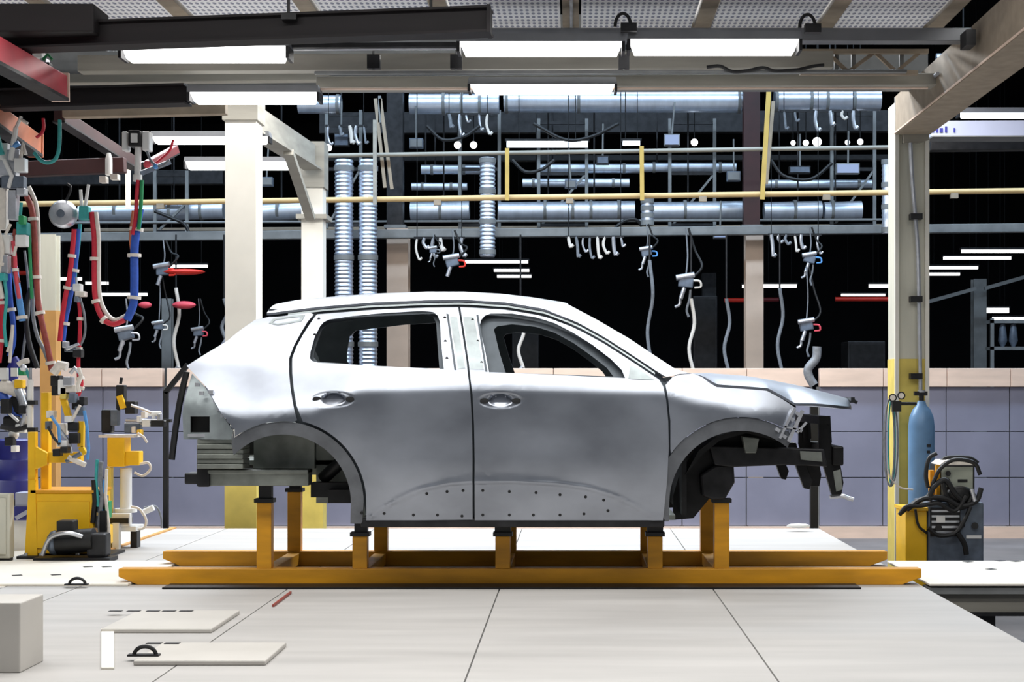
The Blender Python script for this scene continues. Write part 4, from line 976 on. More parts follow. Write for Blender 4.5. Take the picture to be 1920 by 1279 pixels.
# hoist rails
def hoist(label, a, b, Y0, Y1, w, h, m, endm):
    p, q = P(*a, Y0), P(*b, Y1); t = thing('hoist_rail', label, 'rail', (p+q)/2)
    obj('rail', MB().bar(p, q, w, h), m, t, smooth=False, bevel=0.006)
    d = (q-p).normalized(); obj('end_stop', MB().bar(q, q+d*0.03, w*1.15, h*1.25), endm, t, smooth=False)
    obj('track_lip', MB().bar(p-Vector((0,0,h*0.55)), q-Vector((0,0,h*0.55)), w*1.2, h*0.14), 'dark', t, smooth=False)
    return t
hoist('pink red hoist rail receding at the upper left edge', (-70, 62), (112, 163), 8.4, 10.2, 0.1, 0.15, 'redrail', 'cap')
hoist('faded orange hoist rail receding below the pink red one', (-60, 180), (66, 272), 10.6, 12.2, 0.1, 0.15, 'orangerail', 'orangerail')
hoist('dark red hoist rail receding behind the air cylinder', (110, 215), (252, 306), 12.2, 14.4, 0.08, 0.1, 'crane2', 'dark')
hoist('short dark red arm right of the air cylinder', (330, 280), (272, 312), 13.0, 12.6, 0.06, 0.07, 'darkred', 'dark')
beam_box('cross_rail', 'dark red cross rail behind the hanging balancer', P(40, 318, 13.4), P(235, 310, 13.4), 0.1, 0.13, 'crane2', 'rail')
# hoses
def hose(label, pts, r, m, Y=LY, clips=(), dy=0.0, clipm='ivory', name='air_hose'):
    p3 = crom([P(a, b, Y+dy*i) for i, (a, b) in enumerate(pts)], 6)
    t = thing(name, label, 'hose', p3[-1])
    o = obj('hose', MB().tube(p3, r, 10), m, t)
    for f in clips:
        i = min(len(p3)-2, int(f*(len(p3)-1))); d = (p3[i+1]-p3[i]).normalized()
        obj('clip', MB().cyl(p3[i]-d*0.012, p3[i]+d*0.012, r*1.7, n=10), clipm, t)
    return t
hose('red hose looping down left of the blue hose', [(172,398),(177,450),(177,520),(180,565),(192,596),(212,608),(234,600)], 0.020, 'red', clips=(0.25,0.5,0.72))
hose('ivory hose following the right side of the red loop', [(180,398),(185,450),(185,520),(188,560),(200,588),(216,600),(236,592)], 0.016, 'ivory', dy=0.004)
hose('thick blue hose hanging from the air cylinder', [(262,392),(256,430),(252,470),(252,530),(250,570),(238,600)], 0.030, 'blue', clips=(0.2,0.45,0.75))
hose('thin red hose below the air cylinder', [(259,338),(256,370),(254,410),(248,440)], 0.014, 'red', Y=LY-0.05)
hose('thin green hose below the air cylinder', [(266,338),(265,370),(263,400),(260,430)], 0.014, 'green', Y=LY-0.05)
hose('thin orange hose behind the blue hose', [(250,395),(247,420),(245,450),(249,480)], 0.012, 'orangerail', Y=LY+0.1)
hose('crimson hose of the left hanging pair', [(139,430),(135,480),(130,520),(122,560),(116,600),(112,640)], 0.018, 'red', clips=(0.2,0.5))
hose('blue hose of the left hanging pair', [(146,430),(142,480),(137,520),(130,560),(122,600),(117,640)], 0.022, 'blue', clips=(0.35,0.85), Y=LY+0.03)
hose('teal hose behind the left hanging pair', [(150,420),(147,460),(142,500),(139,540)], 0.014, 'teal', Y=LY+0.06)
hose('thin crimson hose dropping to the clamp arm', [(146,548),(150,590),(149,640),(147,680),(148,722)], 0.014, 'red', clips=(0.3,0.6))
hose('grey looping hose right of the thin crimson hose', [(149,556),(158,590),(159,625),(150,648),(138,660)], 0.009, 'greyhose')
hose('brown red hose of the big bundle at the left', [(50,368),(60,395),(65,450),(68,520),(72,570),(82,620),(92,665),(97,695)], 0.022, 'brown', clips=(0.2,0.45,0.62,0.95))
hose('ivory hose of the big bundle at the left', [(54,350),(68,385),(72,440),(72,500),(74,570),(84,630),(96,680)], 0.016, 'ivory', Y=LY+0.03)
hose('grey violet hose of the big bundle at the left', [(62,540),(62,590),(70,630),(84,660),(94,690)], 0.014, 'greyhose', Y=LY+0.06)
hose('light blue hose hanging at the far left', [(27,500),(33,540),(39,580),(42,602)], 0.024, 'ltblue', clips=(0.9,))
hose('navy hose hanging at the far left', [(16,505),(19,560),(24,600),(25,640),(18,668)], 0.020, 'blue', clips=(0.4,), Y=LY+0.05)
hose('crimson hose at the left picture edge', [(-4,535),(3,575),(4,620),(-2,680)], 0.018, 'red', clips=(0.3,0.8), Y=LY-0.1)
hose('teal loop hose under the pink red hoist rail', [(64,286),(76,300),(90,305),(104,298),(111,275),(112,225)], 0.014, 'teal', Y=LY-0.2)
hose('short red hose at the end of the orange rail', [(68,258),(78,250),(82,238),(81,222)], 0.012, 'red', Y=LY-0.1)
hose('crimson hose left of the green valve', [(30,430),(24,462),(26,500),(34,530)], 0.018, 'brown', Y=LY-0.05)
hose('ivory hose at the far left, lower', [(14,660),(20,640),(24,610),(18,680)], 0.012, 'ivory', Y=LY-0.08)
hose('white hose dropping behind the far left bundle', [(46,470),(52,520),(54,580),(46,640),(40,690)], 0.010, 'greyhose', Y=LY+0.15)
hose('green thin hose beside the brown red hose', [(55,420),(56,470),(58,520),(60,560)], 0.012, 'green', Y=LY-0.04)
# trolley with air cylinder
t = thing('hoist_trolley', 'white and black hoist trolley with upright air cylinder at the dark red rail', 'trolley', P(256, 335, LY))
obj('housing', MB().pbx(240, 262, 244, 274, LY-0.05, 0.12), 'black', t, smooth=False, bevel=0.008)
obj('cover', MB().pbx(245, 257, 250, 267, LY-0.065, 0.015), 'white', t, smooth=False)
for a, b in ((228,238),(266,280)): obj('side_block', MB().pbx(a, b, 246, 282, LY-0.03, 0.1), 'white', t, smooth=False, bevel=0.008)
obj('air_cylinder', MB().cyl(P(259,274,LY), P(258,332,LY), 0.024).cyl(P(258,328,LY), P(258,340,LY), 0.034), 'white', t)
obj('valve', MB().sph(P(276,308,LY), 0.03, 8), 'pinkred', t); obj('valve', MB().sph(P(292,312,LY), 0.022, 8), 'ltblue', t)
obj('arm', MB().bar(P(262,326,LY), P(318,304,LY+0.2), 0.03, 0.035), 'machine', t, smooth=False)
t = thing('small_valve_unit', 'small white valve unit hanging under the dark red cross rail', 'valve', P(204, 336, 12.8))
obj('body', MB().lathe([(0.01,0),(0.03,0.01),(0.03,0.14),(0.015,0.19)], P(204,330,12.8), 'z', 10), 'white', t)
obj('foot', MB().pbx(186,198,330,342,12.7,0.08).pbx(206,220,326,336,12.7,0.08), 'ivory', t, smooth=False)
# spring balancer
t = thing('spring_balancer', 'pale round spring balancer hanging over the left hoses', 'balancer', P(119, 425, LY))
c = P(119, 402, LY)
obj('drum', MB().lathe([(0.03,-0.06),(0.085,-0.05),(0.104,-0.02),(0.104,0.02),(0.085,0.05),(0.03,0.06)], c, 'y', 20), 'steel', t)
obj('hub', MB().cyl(c-Vector((0,0.07,0)), c-Vector((0,0.04,0)), 0.03), 'machine', t)
obj('hook', MB().tube(crom([c+Vector((0,0,0.08)), P(127,370,LY), P(133,352,LY), P(126,345,LY)], 5), 0.01), 'dark', t)
t = thing('hose_manifold', 'pale green hose manifold right of the spring balancer', 'manifold', P(156, 420, LY))
obj('body', MB().pbx(147,166,386,412,LY-0.03,0.07), 'teal', t, smooth=False, bevel=0.01)
obj('fitting', MB().cyl(P(153,386,LY), P(151,356,LY), 0.012).cyl(P(160,386,LY), P(166,346,LY), 0.012), 'white', t)
# big pale gripper cluster upper left and other clusters
def cluster(name, label, cat, boxes, tubes, Y, mats, base):
    t = thing(name, label, cat, P(base[0], base[1], Y))
    for i, (a, b, c_, d, m) in enumerate(boxes):
        nm = 'block' if (b-a) > 0.6*(d-c_) else 'bracket'
        obj(nm, MB().pbx(a, b, c_, d, Y-0.02-0.03*(i % 3), 0.08), m, t, smooth=False, bevel=0.006)
    for (pts, r, m) in tubes:
        obj('rod', MB().tube([P(x, y, Y-0.06) for x, y in pts], r, 8), m, t)
    return t
cluster('tool_changer', 'pale grey metal tool changer with fittings hanging at the left edge', 'tool', [(-8,30,300,330,'steel'),(2,44,330,352,'machine'),(26,46,296,322,'white'),(-6,14,268,300,'white'),(12,36,280,300,'steel'),(30,46,352,366,'steel'),(-6,10,352,430,'ivory'),(14,30,356,412,'steel')],
    [([(20,300),(26,262),(30,240)],0.02,'white'),([(38,300),(44,268),(48,290)],0.014,'ivory'),([(4,290),(-6,250)],0.02,'teal'),([(22,276),(36,268)],0.02,'ltblue'),([(30,240),(40,218)],0.014,'white'),([(36,222),(52,232)],0.012,'ivory'),([(8,300),(22,330),(16,352)],0.016,'white')], LY-0.1, None, (20,430))
cluster('valve_block', 'pale green and white valve block between the left hoses', 'valve', [(30,50,416,440,'teal'),(28,48,440,462,'white'),(34,44,404,420,'green')], [([(38,404),(40,380)],0.012,'teal'),([(30,462),(26,480)],0.012,'ivory')], LY-0.12, None, (38,466))
cluster('valve_block', 'white valve block at the left picture edge, lower', 'valve', [(-6,18,440,476,'white'),(-8,14,478,512,'steel'),(-4,8,512,526,'teal')], [([(10,440),(20,420)],0.012,'ivory')], LY-0.12, None, (4,526))
cluster('hose_coupling', 'small pale coupling on the left hanging hose pair', 'coupling', [(136,150,532,546,'white'),(140,158,546,556,'ivory'),(138,146,556,566,'machine')], [([(144,532),(143,520)],0.01,'steel')], LY-0.05, None, (146,566))
cluster('hose_hook', 'dark clamp at the bottom of the left hanging hoses', 'clamp', [(120,140,650,660,'machine'),(136,152,655,670,'dark'),(116,124,640,652,'steel')], [([(124,655),(148,645)],0.012,'steel')], LY, None, (136,670))

# yellow weld stand
WY = 11.2
t = thing('yellow_stand', 'tall yellow tool stand with a big yellow cabinet at its foot', 'stand', P(105, 1050, WY)); g = t
z = 0.0
def zpx(py, Y=WY): return CZ-(py-VY)/FPX*Y
def xpx(px, Y=WY): return (px-VX)/FPX*Y
obj('upright', MB().bx(xpx(68), xpx(82), WY+0.1, WY+0.17, 0.0, zpx(736)), 'yellow', t, smooth=False, bevel=0.004)
obj('upright', MB().bx(xpx(52), xpx(66), WY+0.0, WY+0.06, 0.0, zpx(810)), 'yellow', t, smooth=False, bevel=0.004)
obj('cross_arm', MB().bx(xpx(70), xpx(150), WY+0.02, WY+0.09, zpx(868), zpx(848)), 'yellow', t, smooth=False, bevel=0.004)
obj('gusset', MB().pprism([(66,838),(88,850),(88,872),(66,880)], WY-0.01, 0.05), 'yellow', t, smooth=False)
cb_ = obj('cabinet', MB().bx(xpx(62), xpx(176), WY-0.02, WY+0.4, 0.03, zpx(924)), M['yellow'], t, smooth=False, bevel=0.008)
obj('door', MB().bx(xpx(72), xpx(170), WY-0.03, WY-0.02, 0.07, zpx(940)), 'yellow', cb_, smooth=False, bevel=0.002)
obj('lid', MB().bx(xpx(60), xpx(178), WY-0.03, WY+0.4, zpx(924), zpx(919)), 'orange', cb_, smooth=False)
obj('side_leg', MB().pprism([(54,900),(66,900),(70,1046),(46,1046)], WY-0.03, 0.06), 'yellow', t, smooth=False)
obj('base_plate', MB().bx(xpx(40), xpx(205), WY-0.1, WY+0.4, 0.001, 0.02), 'dark', t, smooth=False)
for px in (54, 82, 150): obj('bolt', MB().cyl((xpx(px), WY-0.06, 0.02), (xpx(px), WY-0.06, 0.04), 0.014, n=8), 'steel', t)
obj('front_arm', MB().bar(P(153,790,WY), P(152,838,WY), 0.04, 0.042).bar(P(152,838,WY), P(160,852,WY), 0.04, 0.035), 'yellow', t, smooth=False)
obj('slant_arm', MB().bar(P(118,744,WY), P(130,786,WY), 0.04, 0.04), 'yellow', t, smooth=False)
cluster('toggle_clamp', 'pale round clamp head with black jaws on top of the yellow stand', 'clamp', [(94,112,704,724,'black'),(108,124,712,740,'white'),(118,134,706,724,'steel'),(96,106,722,742,'dark'),(122,142,722,736,'ivory'),(128,140,738,756,'machine'),(134,150,750,768,'black'),(140,156,762,780,'machine'),(120,134,780,792,'white'),(106,122,794,816,'ivory'),(126,146,792,808,'black'),(128,146,812,832,'dark'),(148,158,744,760,'black'),(112,124,726,748,'paleyel')],
    [([(100,700),(112,684),(126,688)],0.035,'ivory'),([(132,700),(140,690),(150,700)],0.016,'steel'),([(134,790),(150,760)],0.012,'ivory'),([(158,770),(163,800),(166,840),(164,862)],0.012,'ltblue'),([(147,690),(152,705),(146,722),(148,735)],0.016,'ivory'),([(112,805),(130,830),(134,850)],0.012,'steel'),([(128,858),(160,872)],0.02,'ivory'),([(124,866),(152,850)],0.016,'machine')], WY, None, (128,870))
cluster('cable_chain', 'dark hose and cable chain hanging right of the yellow cabinet', 'cable chain', [(178,190,920,960,'dark'),(182,198,930,962,'machine'),(186,200,958,1000,'black'),(178,192,968,990,'greyhose'),(192,204,940,972,'green'),(184,196,1000,1024,'dark'),(196,206,985,1020,'yellow')],
    [([(190,866),(188,900),(192,930),(186,980),(190,1030)],0.016,'greyhose'),([(182,862),(180,900),(184,950)],0.012,'teal'),([(200,880),(198,930),(204,990),(202,1030)],0.012,'ivory'),([(176,900),(178,940),(174,980)],0.02,'black'),([(196,900),(190,950),(198,1000)],0.010,'ltblue')], WY+0.05, None, (190,1030))
# floor drive in front
t = thing('floor_motor', 'black motor unit lying on the deck before the yellow cabinet', 'motor', P(150, 1050, WY-0.2))
c = Vector((xpx(136, 11.0), 10.98, 0.13))
obj('motor', MB().cyl(c+Vector((-0.1,0,0.0)), c+Vector((0.16,0,0.02)), 0.085, n=16), 'black', t)
obj('fan_cover', MB().sph(c+Vector((-0.12,0,0)), 0.09, 12, (0.6,1,1)), 'machine', t)
obj('terminal_box', MB().bx(c.x-0.09, c.x+0.03, c.y-0.06, c.y+0.06, 0.2, 0.29), 'black', t, smooth=False, bevel=0.01)
obj('gearbox', MB().bx(c.x+0.12, c.x+0.26, c.y-0.06, c.y+0.08, 0.03, 0.2), 'dark', t, smooth=False, bevel=0.02)
obj('skid_plate', MB().bx(c.x-0.24, c.x+0.3, c.y-0.1, c.y+0.1, 0.001, 0.03), 'dark', t, smooth=False)
obj('pipe', MB().tube(crom([c+Vector((0.1,-0.08,0.05)), c+Vector((0.0,-0.12,0.08)), c+Vector((-0.12,-0.1,0.04)), c+Vector((-0.18,-0.08,-0.08))], 5), 0.016), 'steel', t)
# pedestal fixture
PY = 11.95
t = thing('locating_fixture', 'white pedestal fixture with a yellow head box and black clamps beside the car tail', 'fixture', P(236, 1015, PY))
zb = 0.0; xp = lambda px: (px-VX)/FPX*PY; zp = lambda py: CZ-(py-VY)/FPX*PY
obj('pedestal', MB().cyl((xp(236), PY, 0.13), (xp(236), PY, zp(878)), 0.045, n=16), 'white', t)
obj('flange', MB().cyl((xp(236), PY, 0.27), (xp(236), PY, 0.30), 0.085, n=16), 'white', t)
obj('base_block', MB().bx(xp(206), xp(262), PY-0.1, PY+0.12, 0.13, 0.17).bx(xp(210), xp(252), PY-0.12, PY-0.06, 0.17, 0.27), 'white', t, smooth=False, bevel=0.006)
obj('clamp_ring', MB().bx(xp(208), xp(250), PY-0.14, PY-0.02, 0.195, 0.235), 'black', t, smooth=False)
for px in (214, 254): obj('foot', MB().bx(xp(px)-0.025, xp(px)+0.025, PY-0.05, PY+0.05, 0.0, 0.13), 'dark', t, smooth=False)
obj('front_leg', MB().bx(xp(222), xp(234), PY-0.16, PY-0.1, 0.0, 0.2), 'white', t, smooth=False)
obj('side_post', MB().bx(xp(206), xp(214), PY-0.08, PY-0.02, 0.0, 0.62), 'paleyel', t, smooth=False)
obj('head_box', MB().bx(xp(208), xp(240), PY-0.1, PY+0.08, zp(874), zp(820)), 'yellow', t, smooth=False, bevel=0.006)
obj('side_bracket', MB().bx(xp(240), xp(266), PY-0.08, PY+0.04, zp(872), zp(846)), 'yellow', t, smooth=False, bevel=0.006)
obj('table_plate', MB().bx(xp(192), xp(258), PY-0.1, PY+0.1, zp(820), zp(815)), 'ivory', t, smooth=False)
obj('upright_clamp', MB().bx(xp(221), xp(236), PY-0.05, PY+0.03, zp(768), zp(722)), 'black', t, smooth=False, bevel=0.006)
obj('clamp_arm', MB().bar(P(224,742,PY-0.06), P(232,766,PY-0.06), 0.03, 0.045), 'yellow', t, smooth=False)
obj('clamp_body', MB().bx(xp(192), xp(212), PY-0.04, PY+0.05, zp(812), zp(768)), 'dark', t, smooth=False, bevel=0.012)
obj('clamp_body', MB().bx(xp(212), xp(226), PY-0.07, PY+0.0, zp(798), zp(768)), 'machine', t, smooth=False, bevel=0.006)
obj('valve_box', MB().bx(xp(238), xp(257), PY-0.06, PY+0.04, zp(776), zp(752)), 'black', t, smooth=False, bevel=0.008)
obj('guide_rod', MB().cyl(P(236,788,PY-0.03), P(312,789,PY-0.03), 0.012).cyl(P(234,794,PY-0.03), P(300,795,PY-0.03), 0.010), 'steel', t)
obj('slide_block', MB().bx(xp(236), xp(266), PY-0.05, PY+0.03, zp(812), zp(794)), 'machine', t, smooth=False, bevel=0.008)
obj('slide_block', MB().bx(xp(270), xp(284), PY-0.05, PY+0.03, zp(800), zp(788)), 'white', t, smooth=False)
obj('gripper', MB().bx(xp(286), xp(310), PY-0.05, PY+0.03, zp(800), zp(788)).bx(xp(300), xp(322), PY-0.04, PY+0.02, zp(792), zp(786)), 'black', t, smooth=False)
obj('fitting', MB().cyl(P(276,776,PY), P(302,776,PY), 0.02).cyl(P(288,774,PY), P(288,788,PY), 0.015), 'white', t)
obj('hose_loop', MB().tube(crom([P(262,870,PY-0.05), P(278,868,PY-0.05), P(282,880,PY-0.05), P(268,892,PY-0.05), P(252,886,PY-0.05)], 6), 0.010), 'ivory', t)
obj('hose_loop', MB().tube(crom([P(246,950,PY-0.05), P(262,955,PY-0.05), P(274,975,PY-0.05), P(270,990,PY-0.05), P(258,992,PY-0.05)], 6), 0.010), 'ivory', t)
obj('hose_loop', MB().tube(crom([P(270,952,PY+0.1), P(292,950,PY+0.1), P(302,970,PY+0.1), P(303,990,PY+0.1)], 6), 0.008), 'greyhose', t)
obj('side_cylinder', MB().cyl(P(266,962,PY+0.05), P(288,952,PY+0.05), 0.024), 'white', t)
obj('cable', MB().tube(crom([P(206,880,PY), P(200,920,PY), P(206,960,PY), P(200,1000,PY)], 5), 0.014), 'black', t)
# drum, cabinet and covered tools at the left edge
t = thing('blue_drum', 'dark blue drum at the left edge behind the yellow stand', 'drum', P(20, 925, 11.9))
DY = 12.0; zc_ = CZ-(925-VY)/FPX*DY; c = Vector(((18-VX)/FPX*DY, DY+0.17, 0.0))
obj('shell', MB().lathe([(0.13,0.36),(0.145,0.37),(0.145,0.50),(0.152,0.51),(0.145,0.52),(0.145,0.66),(0.152,0.67),(0.145,0.68),(0.145,0.82),(0.13,0.83)], c, 'z', 24), 'navy', t)
obj('stand', MB().bx(c.x-0.16, c.x+0.14, c.y-0.12, c.y+0.12, 0.20, 0.36), 'black', t, smooth=False)
for sx in (-0.14, 0.12): obj('leg', MB().bx(c.x+sx-0.015, c.x+sx+0.015, c.y-0.1, c.y-0.06, 0, 0.2), 'dark', t, smooth=False)
t = thing('parts_crate', 'pale blue parts crate below the blue drum', 'crate', P(42, 975, 11.75))
obj('box', MB().pbx(28, 56, 924, 952, 11.7, 0.18), 'bluegirder', t, smooth=False, bevel=0.006)
obj('tray', MB().pbx(20, 56, 950, 976, 11.68, 0.2), 'navy', t, smooth=False, bevel=0.006)
obj('sheet', MB().bar(P(30,972,11.66), P(58,956,11.66), 0.02, 0.03), 'bluegirder', t, smooth=False)
obj('stand', MB().bx(xpx(22,11.7), xpx(54,11.7), 11.74, 11.84, 0.0, CZ-(976-VY)/FPX*11.7), 'white', t, smooth=False)
t = thing('white_cabinet', 'tall cream cabinet cut by the left picture edge', 'cabinet', P(-10, 1055, 10.95))
obj('body', MB().bx(xpx(-60,10.95), xpx(18,10.95), 10.95, 11.05, 0.02, CZ-(926-VY)/FPX*10.95), 'column2', t, smooth=False, bevel=0.01)
obj('door', MB().bx(xpx(-56,10.95), xpx(12,10.95), 10.935, 10.95, 0.05, CZ-(934-VY)/FPX*10.95), 'column2', t, smooth=False, bevel=0.004)
obj('plinth', MB().bx(xpx(-58,10.95), xpx(16,10.95), 10.97, 11.04, 0.0, 0.02), 'dark', t, smooth=False)
t = thing('covered_robot', 'blue and white covered robot wrist at the left edge above the drum', 'robot', P(25, 820, 11.6))
obj('cover', MB().tube(crom([P(-20,700,11.6), P(-6,735,11.6), P(16,760,11.6), P(34,788,11.6)], 5), 0.07, 12, rf=lambda u: 0.09-0.05*u), 'blue', t, label='blue fabric cover')
obj('cover', MB().tube(crom([P(20,720,11.62), P(22,700,11.62), P(28,682,11.62), P(24,672,11.62)], 5), 0.05, 12, rf=lambda u: 0.055-0.02*u), 'navy', t, label='navy fabric cover')
obj('stripe', MB().tube(crom([P(-4,752,11.5), P(14,772,11.5), P(34,790,11.5)], 5), 0.012), 'white', t)
obj('white_panel', MB().pbx(20,32,690,706,11.52,0.02).pbx(-4,12,690,712,11.5,0.05), 'white', t, smooth=False)
obj('wrist', MB().cyl(P(2,722,11.55), P(36,734,11.55), 0.05).cyl(P(30,712,11.55), P(42,742,11.55), 0.03), 'ivory', t)
obj('yellow_joint', MB().pbx(26,42,712,728,11.48,0.08), 'yellow', t, smooth=False, bevel=0.008)
obj('arm', MB().cyl(P(34,730,11.5), P(44,760,11.5), 0.03), 'steel', t)
obj('black_unit', MB().pbx(4,32,780,808,11.5,0.14).pbx(18,46,742,778,11.56,0.1), 'black', t, smooth=False, bevel=0.02)
obj('fitting', MB().sph(P(26,815,11.5), 0.04, 10), 'white', t); obj('rod', MB().cyl(P(14,806,11.48), P(64,806,11.48), 0.012), 'ivory', t)
t = thing('air_unit', 'slim white air cylinder between the robot wrist and the yellow upright', 'air cylinder', P(57, 830, 11.35))
obj('barrel', MB().cyl(P(57,822,11.35), P(57,712,11.35), 0.022), 'white', t)
for py in (755, 806): obj('clamp', MB().pbx(51,66,py-4,py+4,11.32,0.06), 'black', t, smooth=False)
obj('tip', MB().cyl(P(57,712,11.35), P(57,690,11.35), 0.012).sph(P(44,690,11.35), 0.028, 8), 'steel', t)
t = thing('fume_arm', 'pale curved nozzle beside the navy robot cover', 'nozzle', P(44, 690, 11.4))
obj('nozzle', MB().tube(crom([P(34,684,11.4), P(44,678,11.4), P(54,676,11.4)], 4), 0.02, 10), 'ivory', t)

# ================================================================ right work cell
GY = 12.32; zg = lambda py: CZ-(py-VY)/FPX*GY; xgp = lambda px: (px-VX)/FPX*GY
t = thing('gas_cylinder', 'blue gas cylinder standing against the cream column', 'gas cylinder', (xgp(1734), GY+0.1, -0.5))
c = Vector((xgp(1733), GY+0.1, 0))
obj('bottle', MB().lathe([(0.095,-0.42),(0.105,-0.40),(0.105,zg(800)),(0.095,zg(782)),(0.07,zg(768)),(0.04,zg(760)),(0.03,zg(752))], c, 'z', 22), 'cyl', t)
v = obj('valve', MB().cyl(c+Vector((0,0,zg(752))), c+Vector((0,0,zg(736))), 0.02).bx(c.x-0.06, c.x+0.045, c.y-0.02, c.y+0.02, zg(742), zg(734)), 'dark', t)
obj('hand_wheel', MB().cyl(c+Vector((0,0,zg(736))), c+Vector((0,0,zg(732))), 0.03), 'steel', v)
obj('foot_ring', MB().lathe([(0.1,-0.5),(0.108,-0.5),(0.108,-0.42),(0.1,-0.42)], c, 'z', 22), 'dark', t)
obj('stencil', MB().bx(c.x+0.02, c.x+0.05, c.y-0.108, c.y-0.098, zg(838), zg(833)).bx(c.x+0.02, c.x+0.045, c.y-0.108, c.y-0.098, zg(850), zg(845)), 'black', t, smooth=False)
t = thing('regulator', 'black gas regulator with two round gauges left of the blue cylinder', 'regulator', P(1685, 760, GY-0.05))
for px, py in ((1674,746),(1690,742)): 
    g_ = obj('gauge', MB().cyl(P(px,py,GY-0.08), P(px,py,GY-0.04), 0.032, n=14), 'black', t)
    obj('dial', MB().cyl(P(px,py,GY-0.083), P(px,py,GY-0.08), 0.022, n=14), 'ivory', g_)
obj('body', MB().cyl(P(1680,757,GY-0.05), P(1718,757,GY-0.03), 0.014).pbx(1674,1690,752,772,GY-0.08,0.05), 'black', t)
t = thing('coiled_hose', 'thin greenish hose hung in long loops left of the cream column', 'hose', P(1670, 900, GY))
for k, (w, m) in enumerate(((10,'greyhose'),(15,'greyhose'),(7,'teal'))):
    pts = [P(1668+w*math.sin(a)*0.9+k*2, 830-82*math.cos(a), GY+0.03*k) for a in [2*math.pi*i/20 for i in range(21)]]
    obj('coil', MB().tube(pts, 0.007), m, t)
obj('tail', MB().tube(crom([P(1664,880,GY), P(1672,900,GY), P(1690,915,GY), P(1712,918,GY)], 5), 0.007), 'ivory', t)
# column box, welder
t = thing('yellow_foot_box', 'yellow steel box at the foot of the cream column', 'box', P(1719, 1050, 11.6))
B = 11.6; zb_ = lambda py: CZ-(py-VY)/FPX*B; xb = lambda px: (px-VX)/FPX*B
obj('body', MB().bx(xb(1698), xb(1738), B, B+0.35, -0.5, zb_(958)), 'yellow', t, smooth=False, bevel=0.008)
obj('lid', MB().bx(xb(1696), xb(1740), B-0.01, B+0.36, zb_(958), zb_(952)), 'yellow', t, smooth=False)
obj('cable', MB().tube(crom([P(1716,955,B-0.03), P(1722,985,B-0.03), P(1738,1000,B-0.03)], 5), 0.01), 'black', t)
t = thing('welding_machine', 'slate welding machine on the floor right of the yellow foot box', 'welding machine', P(1792, 1050, 11.6))
obj('case', MB().bx(xb(1740), xb(1845), B, B+0.5, -0.16, zb_(942)), 'machine', t, smooth=False, bevel=0.015)
obj('base', MB().bx(xb(1738), xb(1847), B-0.02, B+0.52, -0.5, -0.16), 'soot', t, smooth=False, bevel=0.01)
obj('vent_panel', MB().bx(xb(1744), xb(1800), B-0.012, B, zb_(1006), zb_(952)), 'dark', t, smooth=False)
for k in range(5): obj('slat', MB().bx(xb(1746), xb(1798), B-0.018, B-0.012, zb_(1000-k*10), zb_(996-k*10)), 'steel', t, smooth=False)
for px, py in ((1760,990),(1803,984),(1828,986)): obj('socket', MB().cyl(P(px,py,B-0.03), P(px,py,B), 0.026), 'black', t)
obj('label_plate', MB().pbx(1756,1772,968,980,B-0.022,0.01).pbx(1812,1840,1004,1010,B-0.006,0.006), 'white', t, smooth=False)
t = thing('control_box', 'grey green control box with round knobs standing on the welding machine', 'control box', P(1797, 940, 11.65))
obj('case', MB().bx(xb(1764), xb(1832), B+0.06, B+0.36, zb_(942), zb_(872)), 'black', t, smooth=False, bevel=0.012)
fp = obj('front_panel', MB().bx(xb(1768), xb(1827), B+0.045, B+0.06, zb_(936), zb_(876)), 'panel', t, smooth=False)
for px, py in ((1778,888),(1779,916),(1777,902)): obj('knob', MB().cyl(P(px,py,B+0.02), P(px,py,B+0.045), 0.02), 'black', fp)
obj('scale_plate', MB().pbx(1796,1814,899,904,B+0.038,0.006), 'dark', fp, smooth=False)
obj('top_cover', MB().pprism([(1762,872),(1772,864),(1826,864),(1834,872)], B+0.06, 0.3), 'ivory', t, smooth=False)
obj('handle', MB().tube(crom([P(1762,868,B+0.2), P(1776,858,B+0.2), P(1816,858,B+0.2), P(1834,868,B+0.2)], 4), 0.014), 'black', t)
obj('side_frame', MB().pbx(1744,1752,882,938,B+0.1,0.06).pbx(1756,1763,872,936,B+0.05,0.05), 'orange', t, smooth=False)
t = thing('cable_heap', 'heap of black welding cables draped around the control box', 'cable', P(1790, 950, 11.55))
rr = random.Random(5)
for k, pts in enumerate(([(1690,962),(1712,944),(1740,930),(1752,900),(1764,878),(1790,862),(1826,868),(1838,890)], [(1700,956),(1730,936),(1770,934),(1800,948),(1830,940),(1840,915)], [(1686,966),(1700,950),(1730,948),(1760,944),(1790,958),(1812,930)],
        [(1768,905),(1774,930),(1790,950),(1812,948),(1826,925)], [(1740,990),(1760,1004),(1790,1000),(1806,980),(1820,950)], [(1796,1000),(1808,1020),(1812,1040)], [(1740,915),(1736,890),(1742,860),(1756,850)], [(1742,940),(1750,915),(1772,900),(1790,925),(1806,940)])):
    obj('cable', MB().tube(crom([P(a, b, B-0.05-0.015*(k % 3)) for a, b in pts], 6), 0.016+0.004*(k % 2)), 'black', t)
obj('cloth', MB().sph(P(1800,928,B-0.03), 0.09, 12, (1.2,0.5,0.75)), 'soot', t, label='dark cloth bundle')
obj('torch', MB().cyl(P(1822,918,B-0.08), P(1828,940,B-0.08), 0.016), 'steel', t)
# odd pieces
obj('rag', MB().sph(P(1497, 986, 13.3), 0.07, 10, (1.5,0.5,0.3)), 'white', None, 'crumpled white rag at the rear edge of the deck behind the car nose', 'rag')
t = thing('exhaust_hose', 'dark bent torch hose hanging above the bonnet tip', 'hose', P(1524, 718, 17.0))
obj('hose', MB().tube(crom([P(1532,650,17.0), P(1530,672,17.0), P(1516,690,17.0), P(1516,704,17.0), P(1526,722,17.0)], 6), 0.05, 10), 'greyhose', t)

